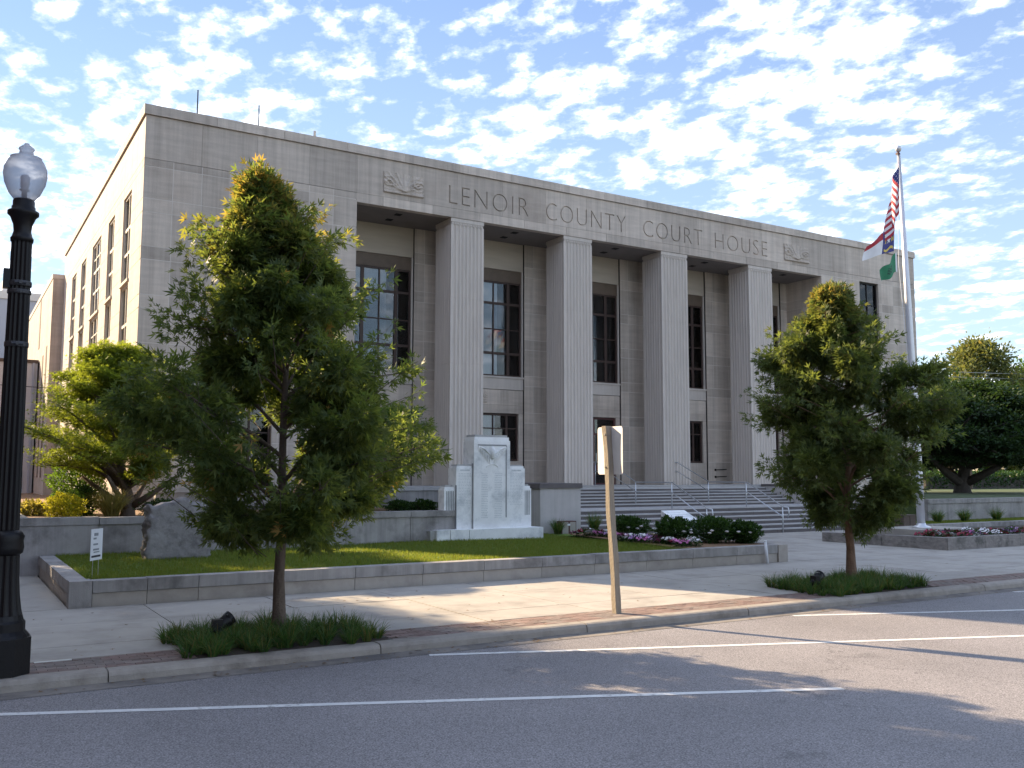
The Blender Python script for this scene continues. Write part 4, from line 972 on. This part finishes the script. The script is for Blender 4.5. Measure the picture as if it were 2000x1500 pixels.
# ================================================================== vegetation
IR = np.array([.856, -.517, 0.0])
def interp(tab, z): return np.interp(z, [a for a, *_ in tab], [b for _, b, *__ in tab])
def grow_tree(name, label, base, top, prof, n_limbs, n_leaves, lsize, lmat, bmat, tr, clear, seed, group=None, shift=None, rise=.35, tintfn=None, cluster=.26, flat=.4, template=(LOBED, LOBED_Q), pads=False, forks=0, hang=.35, cat='tree', twigs=9, inner=.35, spread=(.72, 1.06), shoots=0, dvar=(.45, 1.5)):
    """trunk, limbs and twigs with leaf-shaped faces gathered in clumps round the twig ends"""
    global RNG
    RNG = np.random.default_rng(seed); r = RNG; bx, by, bz = base
    t = thing(name, base, label, cat, group); mb = MB()
    sh = shift or (lambda z: 0.0)
    zs = np.linspace(0, top - bz, 9); wob = r.normal(size=(9, 2)) * .03 * (top - bz) / 6; wob[0] = 0; wob[1] *= .3
    leader = [Vector((bx + sh(bz + z) * IR[0] + wob[i, 0], by + sh(bz + z) * IR[1] + wob[i, 1], bz + z)) for i, z in enumerate(zs)]
    rad = [tr * (1.25 if i == 0 else 1.0) * (1 - .93 * (i / 8) ** .9) + .006 for i in range(9)]
    def on_leader(z): 
        f = np.clip((z - bz) / (top - bz), 0, .999) * 8; i = int(f); return leader[i].lerp(leader[i + 1], f - i), rad[i] + (rad[i + 1] - rad[i]) * (f - i)
    mb.tube([leader[0] - Vector((0, 0, .1))] + leader, [rad[0] * 1.25] + rad, 10)
    if forks:
        for k in range(forks):
            a = 2 * math.pi * k / forks + 1.0; p0, _ = on_leader(bz + (clear - bz) * .35); R_ = interp(prof, clear + .8) * .55
            mb.tube([p0, p0 + Vector((math.cos(a) * R_ * .45, math.sin(a) * R_ * .45, (clear - bz) * .5)), p0 + Vector((math.cos(a) * R_, math.sin(a) * R_, (clear - bz) * 1.25))], [tr * .7, tr * .5, tr * .25], 8)
    pts = []; zmax = prof[-1][0]; zmin = prof[0][0]
    for i in range(n_limbs):
        f = (i + .5) / n_limbs; ze = zmin + (zmax - zmin) * (1 - (1 - f) ** 1.25); Rr = interp(prof, ze) * r.uniform(*spread); a = i * 2.39996 + r.normal() * .25
        L = max(Rr, .08); za = max(clear + .02, ze - rise * L - .15); p0, r0 = on_leader(min(za, top - .15))
        end = Vector((bx + sh(ze) * IR[0] + math.cos(a) * Rr, by + sh(ze) * IR[1] + math.sin(a) * Rr, ze))
        mid = p0.lerp(end, .5) + Vector((0, 0, .10 * L)) + Vector(r.normal(size=3) * .06 * L)
        path = [p0, p0.lerp(mid, .5) + Vector((0, 0, .03 * L)), mid, mid.lerp(end, .55) + Vector((0, 0, .02 * L)), end]
        rr = min(r0 * .6, .014 + .016 * L * tr / .085 * .7); mb.tube(path, [rr, rr * .8, rr * .6, rr * .4, .004], 5, False)
        dens = r.uniform(*dvar)
        for k in range(twigs):
            tt = inner + (1 - inner) * ((k + r.random()) / twigs); j = min(int(tt * 4), 3); q = path[j].lerp(path[j + 1], tt * 4 - j)
            d = Vector(r.normal(size=3)); d.z = abs(d.z) * .25 if pads else d.z * .7 + .1; d += (end - p0).normalized() * .6; d.normalize()
            Lt = (.16 + .22 * r.random()) * min(1.6, .55 + L * .35) * (cluster / .26); e2 = q + d * Lt
            mb.tube([q, q.lerp(e2, .5) + Vector((0, 0, .02)), e2], [.007, .005, .002], 3, False); pts.append((q, e2, dens))
    for i in range(shoots):
        ze = zmin + (zmax - .55 - zmin) * r.random() ** .8; a = r.uniform(0, 6.283); Rr = interp(prof, ze) * r.uniform(.8, 1.0); u0 = Vector((math.cos(a), math.sin(a), r.uniform(.0, .9))).normalized()
        q = Vector((bx + sh(ze) * IR[0] + math.cos(a) * Rr, by + sh(ze) * IR[1] + math.sin(a) * Rr, ze)); e2 = q + u0 * r.uniform(.28, .6); mb.tube([q - u0 * .5, q, e2], [.008, .006, .002], 3, False); pts.append((q, e2, -1))
    mb.build('trunk', bmat, t, True)
    per = max(3, n_leaves // len(pts)); P, A = [], []
    for q, e2, L in pts:
        thin = L < 0; n = r.integers(22, 46) if thin else max(2, int(per * L * r.uniform(.5, 1.5))); f = r.random((n, 1)) ** .7; qa, ea = np.array(q), np.array(e2)
        c = qa + (ea - qa) * f * 1.15; g = r.normal(size=(n, 3)) * cluster * (.18 if thin else .42)
        if pads: g[:, 2] *= .28
        P.append(c + g); d = g / (np.linalg.norm(g, axis=1, keepdims=True) + 1e-6) + (ea - qa) / (np.linalg.norm(ea - qa) + 1e-6) * .8; d[:, 2] -= hang; d += r.normal(size=(n, 3)) * .35; A.append(d)
    P = np.concatenate(P); A = np.concatenate(A); S = lsize * r.uniform(.5, 1.35, len(P))
    tint = tintfn(P, r) if tintfn else np.zeros(len(P))
    v, q, tt = leaf_cloud(P, A, S, *template, flat=flat, tint=tint)
    obj('crown', fast_mesh('crown', v, q, lmat, tt), t); return t

PROF1 = [(1.25, .45), (1.45, 1.15), (1.9, 1.55), (2.6, 1.75), (3.4, 1.72), (4.0, 1.55), (4.4, 1.12), (4.9, .95), (5.35, .68), (5.75, .38), (6.05, .16), (6.3, .03)]
def tint1(P, r):
    z = P[:, 2]; t = np.clip((z - 4.6) / 2.0, 0, 1) ** 1.5 * (r.random(len(P)) < .45) * r.uniform(.1, .75, len(P))
    blob = (np.sin(P[:, 0] * 5.3 + 1) * np.sin(P[:, 1] * 4.7) * np.sin(P[:, 2] * 5.9 + 2) > .80) & (r.random(len(P)) < .4); return np.clip(np.maximum(t, blob * .6), 0, 1)
def tint2(P, r):
    z = P[:, 2]; t = np.clip((z - 5.0) / 1.8, 0, 1) * (r.random(len(P)) < .5) * r.uniform(.2, .7, len(P)); return t
grow_tree('street_tree', 'taller young street tree with orange tinged top nearest the lamp', (4.05, 12.87, 0), 6.1, PROF1, 60, 92000, .142, 'leaf_oak', 'bark', .082, 1.35, 21, 'young street trees in the kerb planting pits',
          shift=lambda z: -.42 * min(1, max(0, (z - 4.2) / 1.6)), tintfn=tint1, twigs=9, flat=.35, spread=(.5, 1.24), cluster=.20, shoots=80, inner=.45, dvar=(.25, 1.7))
PROF2 = [(1.12, .4), (1.5, 1.0), (2.0, 1.4), (2.6, 1.65), (3.4, 1.68), (4.1, 1.5), (4.7, 1.1), (5.15, .68), (5.6, .30), (5.95, .04)]
grow_tree('street_tree', 'rounder young street tree in front of the flagpole', (15.97, 13.05, 0), 5.8, PROF2, 56, 74000, .150, 'leaf_oak_dark', 'bark_reddish', .092, 1.25, 33, 'young street trees in the kerb planting pits', tintfn=tint2, twigs=9, flat=.35, spread=(.55, 1.22), cluster=.20, shoots=70, inner=.45, dvar=(.3, 1.7), shift=lambda z: float(np.interp(z, [0, 2, 3.5, 4.3, 5.1, 5.6, 6.0], [0, 0, .12, 0, -.42, -.25, -.2])))
PM = [(2.15, 1.5), (2.6, 2.3), (3.2, 2.5), (3.9, 2.3), (4.5, 1.7), (5.0, 1.0), (5.35, .3)]
grow_tree('garden_maple', 'spreading yellow-green maple on the terrace by the sunlit side wall', (4.05, 25.5, 1.1), 5.2, PM, 74, 90000, .095, 'leaf_maple', 'bark', .15, 1.75, 45, shift=lambda z: -.45 * min(1, max(0, (z - 1.6) / 1.5)), pads=True, forks=4, flat=1.0, rise=.55, cluster=.30, hang=.1, spread=(.5, 1.1))
PS = [(1.9, .7), (2.4, 1.5), (3.0, 1.75), (3.6, 1.4), (4.1, .5)]
grow_tree('terrace_tree', 'low green tree in front of the portico, mostly behind the taller street tree', (10.5, 25.6, 1.1), 4.0, PS, 40, 30000, .09, 'leaf_green', 'bark', .09, 1.5, 52, pads=True, flat=.9, shift=lambda z: .45 * min(1, max(0, (z - 1.6))), cluster=.28)
PD = [(2.6, 3.6), (3.3, 5.6), (4.2, 6.2), (5.2, 5.4), (6.0, 3.8), (6.8, 1.8), (7.2, .3)]
grow_tree('park_tree', 'dark spreading tree with thick forked trunk on the upper lawn', (50.4, 33.2, 1.15), 6.9, PD, 90, 80000, .22, 'leaf_deep', 'bark_grey', .42, 2.6, 61, pads=True, forks=3, flat=.9, rise=.5, cluster=.7, shift=lambda z: .9 * min(1, max(0, (z - 2) / 2)), template=(OVAL, OVAL_Q), twigs=10, hang=.1)
PF = [(3, 4.0), (6, 6.0), (9, 6.4), (12, 5.2), (14.5, 3.0), (16.4, .6)]
grow_tree('far_tree', 'tall sunlit pale green tree far behind the dark tree', (99, 62.5, 1.1), 16, PF, 60, 26000, .42, 'leaf_pine', 'bark_grey', .35, 3, 71, template=(OVAL, OVAL_Q), cluster=1.0, twigs=9, hang=0, tintfn=lambda P, r: (r.random(len(P)) < .05) * .6)
PG = [(2, 3.5), (5, 6.0), (9, 6.2), (12, 4.5), (14.6, .6)]
grow_tree('far_tree', 'tall dark green tree far off at the right edge', (111, 63, 1.1), 14.5, PG, 50, 18000, .5, 'leaf_green', 'bark_grey', .4, 2.5, 72, template=(OVAL, OVAL_Q), cluster=1.2, twigs=8, hang=0)
PH = [(1.6, 3.5), (4, 5.5), (7, 5.0), (9.5, 3), (11, .4)]
grow_tree('far_tree', 'lower dark tree filling the gap right of the courthouse', (80, 56, 1.1), 10.6, PH, 44, 16000, .42, 'leaf_deep', 'bark_grey', .35, 2.0, 73, template=(OVAL, OVAL_Q), cluster=1.1, twigs=8, hang=0)

def tussock(name, label, cx, cy, cz, n, h, spread, m, width=.012, rad=.12, group=None, kind=None, cat='grass'):
    a = RNG.uniform(0, 2 * np.pi, n); rr = rad * np.sqrt(RNG.random(n)); base = np.stack([cx + rr * np.cos(a), cy + rr * np.sin(a), np.full(n, cz)], 1)
    le = np.stack([np.cos(a), np.sin(a)], 1) * (spread * RNG.random(n) ** .7)[:, None] + RNG.normal(size=(n, 2)) * .05
    v, q, t = blades(base, le, h * RNG.uniform(.65, 1.1, n), np.full(n, width), 4, .8)
    o = obj(name, fast_mesh(name, v, q, m, t)); tag(o, label, cat, group, kind); return o
def pit_grass(p0, p1, n, seed, label, bare):
    global RNG; RNG = np.random.default_rng(seed)
    cl = [(x, y) for x in np.arange(p0 - .05, p1 + .05, .17) for y in np.arange(11.9, 13.6, .19)]; V, Q, T = [], [], []; off = 0
    for (x, y) in cl:
        if RNG.random() < .10 or bare(x, y): continue
        x += RNG.normal() * .06; y += RNG.normal() * .06; k = n; a = RNG.uniform(0, 6.283, k); base = np.stack([x + .05 * np.cos(a), y + .05 * np.sin(a), np.zeros(k)], 1)
        hh = RNG.uniform(.20, .36); le = np.stack([np.cos(a), np.sin(a)], 1) * (RNG.uniform(.05, .26, k))[:, None]
        v, q, t = blades(base, le, hh * RNG.uniform(.55, 1.1, k), np.full(k, .011), 4, .9); V.append(v); Q.append(q + off); T.append(t); off += len(v)
    o = obj('border_grass', fast_mesh('border_grass', np.concatenate(V), np.concatenate(Q), 'blade', np.concatenate(T))); tag(o, label, 'grass', kind='stuff')
pit_grass(2.75, 5.2, 80, 5, 'dark strappy border grass round the trunk of the taller street tree', lambda x, y: (x > 4.3 and y > 13.2) or y - 11.9 < (x - 4.6) * 0)
pit_grass(14.0, 16.9, 75, 6, 'dark strappy border grass round the trunk of the farther street tree', lambda x, y: False)
RNG = np.random.default_rng(8)
tussock('fountain_grass', 'pale sunlit fountain grass mound beside the maple trunk', 3.55, 24.7, 1.1, 900, .85, .55, 'straw_blade', .014, .14)
GR = 'fountain grass tufts on the narrow right lawn'
for x, lab in ((31.95, 'fountain grass tuft on the right lawn, nearest the flagpole'), (33.6, 'fountain grass tuft on the right lawn, second from the flagpole'), (35.7, 'fountain grass tuft on the right lawn, third from the flagpole'), (38.2, 'fountain grass tuft on the right lawn, fourth from the flagpole')):
    tussock('fountain_grass', lab, x, 22.1, .4, 320, .60, .42, 'blade', .014, .10, GR)
tussock('fountain_grass', 'grass tuft left of the brown utility box', 15.95, 23.75, .4, 300, .55, .36, 'blade', .012, .1); tussock('fountain_grass', 'grass tuft between the utility box and the steps', 17.2, 23.6, .42, 300, .70, .32, 'blade', .012, .1)

def shrub(name, label, c, rx, ry, rz, n, ls, m, group=None, upright=False, stems=6):
    t = thing(name, c, label, 'shrub', group); st = MB()
    for k in range(stems):
        a = 2 * math.pi * k / stems + RNG.random(); st.tube([(c[0], c[1], c[2] - .05), (c[0] + .5 * rx * math.cos(a), c[1] + .5 * ry * math.sin(a), c[2] + rz * .9), (c[0] + .8 * rx * math.cos(a), c[1] + .8 * ry * math.sin(a), c[2] + rz * 1.3)], [.018, .012, .004], 5, False)
    st.build('stem', 'bark', t)
    d = RNG.normal(size=(n, 3)); d /= np.linalg.norm(d, axis=1, keepdims=True); bump = 1 + .16 * np.sin(d[:, 0] * 7 + c[0] * 3) * np.sin(d[:, 1] * 6 + 1) + .12 * np.sin(d[:, 2] * 11 + d[:, 0] * 5)
    rr = RNG.random(n) ** .35 * bump; P = np.stack([c[0] + d[:, 0] * rr * rx, c[1] + d[:, 1] * rr * ry, c[2] + rz + d[:, 2] * rr * rz], 1); P[:, 2] = np.maximum(P[:, 2], c[2] + .01)
    A = d + RNG.normal(size=(n, 3)) * .5; A[:, 2] += .5
    v, q, tt = leaf_cloud(P, A, ls * RNG.uniform(.6, 1.3, n), OVAL, OVAL_Q, .5); obj('foliage', fast_mesh('foliage', v, q, m, tt), t); return t
shrub('gold_shrub', 'rounded bright yellow-green shrub at the left end of the terrace', (2.5, 24.55, 1.1), .42, .42, .32, 5000, .055, 'leaf_gold')
shrub('dark_shrub', 'dark brown-green low shrub between the gold shrub and fountain grass', (3.0, 25.4, 1.1), .35, .4, .42, 3500, .06, 'leaf_shrub')
shrub('terrace_shrub', 'dark low shrub right of the maple trunk above the terrace wall', (4.75, 24.4, 1.1), .6, .4, .24, 4000, .055, 'leaf_shrub')
shrub('tall_shrub', 'dark green bush behind the gold shrub near the side wall', (3.1, 27.5, 1.1), .7, .7, .9, 6000, .08, 'leaf_green')
shrub('white_shrub', 'pale spiky clump at the far left behind the terrace wall', (2.0, 27.0, .95), .35, .3, .28, 1500, .09, 'straw_blade')
shrub('juniper', 'small dark juniper on the terrace, left of the pair by the memorial', (11.05, 24.4, 1.12), .42, .3, .17, 2200, .06, 'leaf_shrub', 'small junipers on the terrace'); shrub('juniper', 'small dark juniper on the terrace, right of the pair by the memorial', (11.80, 24.4, 1.12), .42, .3, .17, 2200, .06, 'leaf_shrub', 'small junipers on the terrace')
BS = 'glossy shrubs in the mulched flower bed'
for (x, y, rr, h, lab) in ((16.5, 21.0, .55, .30, 'glossy dark shrub nearest the steps in the flower bed'), (16.35, 18.9, .50, .33, 'glossy dark shrub in front of the white slanted marker'), (17.3, 18.5, .60, .34, 'glossy dark shrub with white blooms in the middle of the mulch'), (17.95, 18.0, .42, .28, 'glossy dark shrub nearest the end of the lawn wall')):
    t = shrub('garden_shrub', lab, (x, y, .43), rr, rr, h, 4200, .075, 'leaf_shrub', BS)
    bl = MB()
    for k in range(3): bl.lathe(x - .2 + RNG.normal() * .2, y - rr * .9 + RNG.normal() * .05, [(.005, .7 + k * .03), (.045, .72 + k * .03), (.05, .74 + k * .03), (.01, .75 + k * .03)], 7)
    bl.build('blossom', 'petal_white', t)
def bedding(spots, z, label, grp):
    """small flowering plants: three colour kinds, copied"""
    protos = []
    for k, pm in enumerate(('petal_pink', 'petal_white', 'petal_red', 'petal_lilac')):
        t = thing('bedding_flower', (0, 0, 0), ('pink', 'white', 'dark red', 'lilac')[k] + ' ' + label, 'flower', grp); n = 130
        d = RNG.normal(size=(n, 3)); d /= np.linalg.norm(d, axis=1, keepdims=True); P = d * np.array([.15, .15, .09]) * RNG.random((n, 1)) ** .4; P[:, 2] += .09
        v, q, tt = leaf_cloud(P, d + .3, np.full(n, .055), OVAL, OVAL_Q, .6); obj('foliage', fast_mesh('foliage', v, q, 'leaf_shrub', tt), t)
        fl = MB()
        for j in range(20):
            a, r_ = RNG.uniform(0, 6.283), .17 * math.sqrt(RNG.random()); cx, cy, cz = r_ * math.cos(a), r_ * math.sin(a), .15 + .05 * RNG.random() - r_ * .25; tx, ty = RNG.normal() * .3, -.5 + RNG.normal() * .3
            ring = [(cx + .046 * math.cos(b) * (1 if i % 2 else .6), cy + .046 * math.sin(b) * (1 if i % 2 else .6), cz + .034 * (tx * math.cos(b) - ty * math.sin(b) * -1)) for i, b in enumerate(np.arange(10) * .6283)]
            fl.add([(cx, cy, cz + .004)] + ring, [(0, 1 + i, 1 + (i + 1) % 10) for i in range(10)])
        fl.build('blossom', pm, t); protos.append(t)
    used = set()
    for i, (x, y, k) in enumerate(spots):
        if k not in used: used.add(k); o = protos[k]
        else: o = copy_tree(protos[k], 0, 0)
        o.location = (x, y, z); o.rotation_euler = (0, 0, RNG.uniform(0, 6.28)); sc = RNG.uniform(.85, 1.3); o.scale = (sc, sc, sc)
    for k in range(4):
        if k not in used:
            for c in list(protos[k].children): bpy.data.objects.remove(c)
            bpy.data.objects.remove(protos[k])
sp = []
for i in range(22):
    y = 17.75 + i * .22; x = 15.62 + .25 * math.sin(i * .5) + .012 * i
    for dx in (0, .32): sp.append((x + dx + RNG.normal() * .05, y + RNG.normal() * .05, int(RNG.choice([0, 0, 1, 2, 3], 1)[0])))
bedding(sp, .42, 'bedding flower in the lawn flower border', 'bedding flowers in the lawn border')
sp = [(x + RNG.normal() * .1, 17.7 + j * .45 + RNG.normal() * .08, int(RNG.choice([0, 1, 2, 2, 3], 1)[0])) for j, x in [(j, x) for j in range(3) for x in np.arange(25.9, 34.5, .42)]]
sp = [q for q in sp if not (26.4 < q[0] < 29.3 and q[1] > 18.8)]
bedding(sp, .26, 'bedding flower in the stone planter round the flagpole', 'bedding flowers in the flag planter')

# ================================================================== neighbouring buildings and distance
def neighbours():
    t = thing('rear_annex', (10, 60, 0), 'plain sunlit stone annex behind the courthouse at the left', 'building')
    MB().box(4.28, 30, 52.12, 69, .5, 12.05).build('wall', 'limestone', t); MB().box(4.25, 30, 52.1, 69.03, 12.05, 12.28).build('parapet', 'limestone_pale', t)
    for y0, y1, z0, z1 in ((53.6, 54.3, 2, 8.8), (55.6, 56.2, 2, 8.5), (58.5, 59.2, 9.2, 12.0), (62, 62.8, 2, 8.5)): piece('window_slot', 'bronze_light', t, 4.265, 4.30, y0, y1, z0, z1)
    for y0 in (30.6,): pass
    t = thing('low_block', (-4, 58, 0), 'low pale block with flat roof left of the annex, behind the lamp', 'building')
    MB().box(-14, 4.2, 58, 66, -.1, 8.3).build('wall', 'grey_block', t); MB().box(-14.05, 4.24, 57.95, 66.05, 8.3, 8.48).build('roof_edge', 'roof_brown', t)
    piece('door', 'grey_paint', t, 2.6, 3.7, 57.96, 58.0, 0, 2.3); piece('window', 'interior', t, -1, .6, 57.96, 58.0, 1.2, 2.6)
    piece('downpipe', 'grey_paint', t, 3.95, 4.05, 57.88, 57.98, 0, 8.3)
    t = thing('grey_hall', (-5, 84, 0), 'tall blue-grey windowless building behind the low block', 'building')
    MB().box(-30, 10, 80, 110, -.1, 15.4).build('wall', 'grey_paint', t); MB().box(-30.1, 10.1, 79.9, 110, 15.4, 16.0).build('parapet', 'siding_white', t)
    MB().box(3.2, 3.9, 82, 83, 15.9, 17.2).build('chimney', 'grey_block', t)
    # unseen brick block added left of the view to shade the near pavement
    t = thing('shading_block', (-30, 20, 0), 'unseen brick block added beyond the left edge to shade the pavement', 'building')
    mat('red_brick', (.26, .13, .09), .9, .15, 2, .3, 30)
    MB().box(-48, -10.5, -30, 44.2, -.1, 20.6).build('wall', 'red_brick', t); MB().box(-48.2, -10.4, -30.2, 44.3, 20.6, 21.1).build('cornice', 'limestone_pale', t)
    for y in np.arange(-26, 44, 4.2):
        for z in (1.2, 5.4, 9.4, 13.2, 16.9): piece('window', 'interior', t, -10.52, -10.48, y, y + 1.5, z, z + 2.3); piece('window_sill', 'limestone_pale', t, -10.52, -10.4, y - .1, y + 1.6, z - .15, z - .005)
    # right hand distance
    t = thing('hedge', (66, 41, 1.2), 'clipped dark hedge behind the thick-trunked tree', 'hedge'); n = 9000
    P = np.stack([RNG.uniform(60, 84, n), RNG.uniform(42, 43.2, n), 1.15 + 1.3 * RNG.random(n) ** .6], 1); v, q, tt = leaf_cloud(P, RNG.normal(size=(n, 3)), np.full(n, .22), OVAL, OVAL_Q, .3); obj('foliage', fast_mesh('foliage', v, q, 'leaf_shrub', tt), t)
    MB().box(60, 84, 42.3, 42.9, 1.1, 2.1).build('branches', 'bark_grey', t)
    h = thing('far_house', (115, 66, 1.1), 'small white house with porch far off under the trees', 'house')
    MB().box(104, 122, 66, 76, 1.1, 5.0).build('wall', 'siding_white', h)
    MB().prism([(65.2, 5.0), (76.8, 5.0), (71, 8.2)], 103.4, 122.6, 'x').build('roof', 'roof_brown', h)
    for x in (106, 110, 114, 118): piece('window', 'interior', h, x, x + 1.2, 65.96, 66, 2.4, 4.1)
    for x in (104, 108, 112, 116, 120): piece('porch_post', 'siding_white', h, x, x + .3, 63.2, 63.5, 1.1, 4.3)
    piece('porch_roof', 'roof_brown', h, 103.6, 121, 63, 66, 4.3, 4.55); piece('porch_rail', 'siding_white', h, 104, 120, 63.3, 63.4, 1.9, 2.05)
    t = thing('utility_pole', (64, 41.5, 1.1), 'brown wooden utility pole behind the dark spreading tree', 'utility pole')
    MB().tube([(64, 41.5, 1), (64, 41.5, 8.0)], [.17, .12], 8).build('pole', 'bark', t); MB().box(63, 65, 41.35, 41.6, 7.3, 7.45).build('cross_arm', 'bark', t)
    for k, (z0, z1, zz, lab) in enumerate(((12.4, 15.2, .4, 'upper pale overhead wire against the sky at the right'), (11.9, 14.6, .4, 'middle pale overhead wire against the sky at the right'), (9.0, 11.6, .3, 'lowest pale overhead wire crossing the trees at the right'))):
        P = [(78 + 50 * f, 58 + 2 * f, z0 + (z1 - z0) * f - zz * math.sin(math.pi * f)) for f in np.linspace(0, 1, 12)]; tag(MB().tube(P, .035, 4).build('overhead_wire', 'pale_wire'), lab, 'wire', 'overhead wires at the right')
    P = [(-8 + 12.2 * f, 50, 7.0 - .7 * f - .15 * math.sin(math.pi * f)) for f in np.linspace(0, 1, 8)]; tag(MB().tube(P, .018, 4).build('overhead_wire', 'wire'), 'dark wire running to the annex wall behind the lamp', 'wire')
neighbours()

PK2 = [(2.8, 1.4), (4, 2.1), (6.0, 2.4), (8.2, 2.4), (10, 1.8), (11.2, .3)]
PK = [(2.6, 1.6), (3.6, 2.6), (5.0, 2.9), (6.8, 2.6), (8.4, 1.7), (9.6, .3)]
grow_tree('added_shade_tree', 'unseen full leafy tree added beyond the left edge for its shade', (-3.4, 31.0, -.1), 11.0, PK2, 70, 42000, .2, 'leaf_green', 'bark_grey', .2, 2.4, 81, cluster=.45, twigs=9)  # unseen tree, added to shade the pavement at the left
grow_tree('added_shade_tree', 'second unseen leafy tree added beyond the left edge for its shade', (-5.2, 27.6, -.1), 8.6, [(a - .5, b) for a, b in PK], 60, 36000, .2, 'leaf_green', 'bark_grey', .2, 2.2, 82, cluster=.45, twigs=9)  # another tree added out of view for the shade it casts

def fallen_leaves():
    n = 260; x = np.concatenate([RNG.normal(4.5, 2.2, n // 2), RNG.uniform(0, 22, n // 2)]); y = np.where(RNG.random(n) < .5, RNG.uniform(11.85, 16.5, n), 11.2 + .3 * RNG.random(n)); z = np.where(y < 11.53, -.115, .006)
    ok = (y < 11.5) | (y > 11.82); x, y, z = x[ok], y[ok], z[ok]; n = len(x); A = RNG.normal(size=(n, 3)); A[:, 2] *= .1
    v, q, t = leaf_cloud(np.stack([x, y, z], 1), A, RNG.uniform(.04, .09, n), LOBED, LOBED_Q, 3.0, np.full(n, .9)); tag(obj('fallen_leaves', fast_mesh('fallen_leaves', v, q, 'leaf_dry', t)), 'scattered dry leaves on the pavement and in the gutter', 'leaves', kind='stuff')
leaf_mat('leaf_dry', (.12, .07, .03), (.20, .12, .05), (.16, .10, .05), .8, .1)
fallen_leaves()
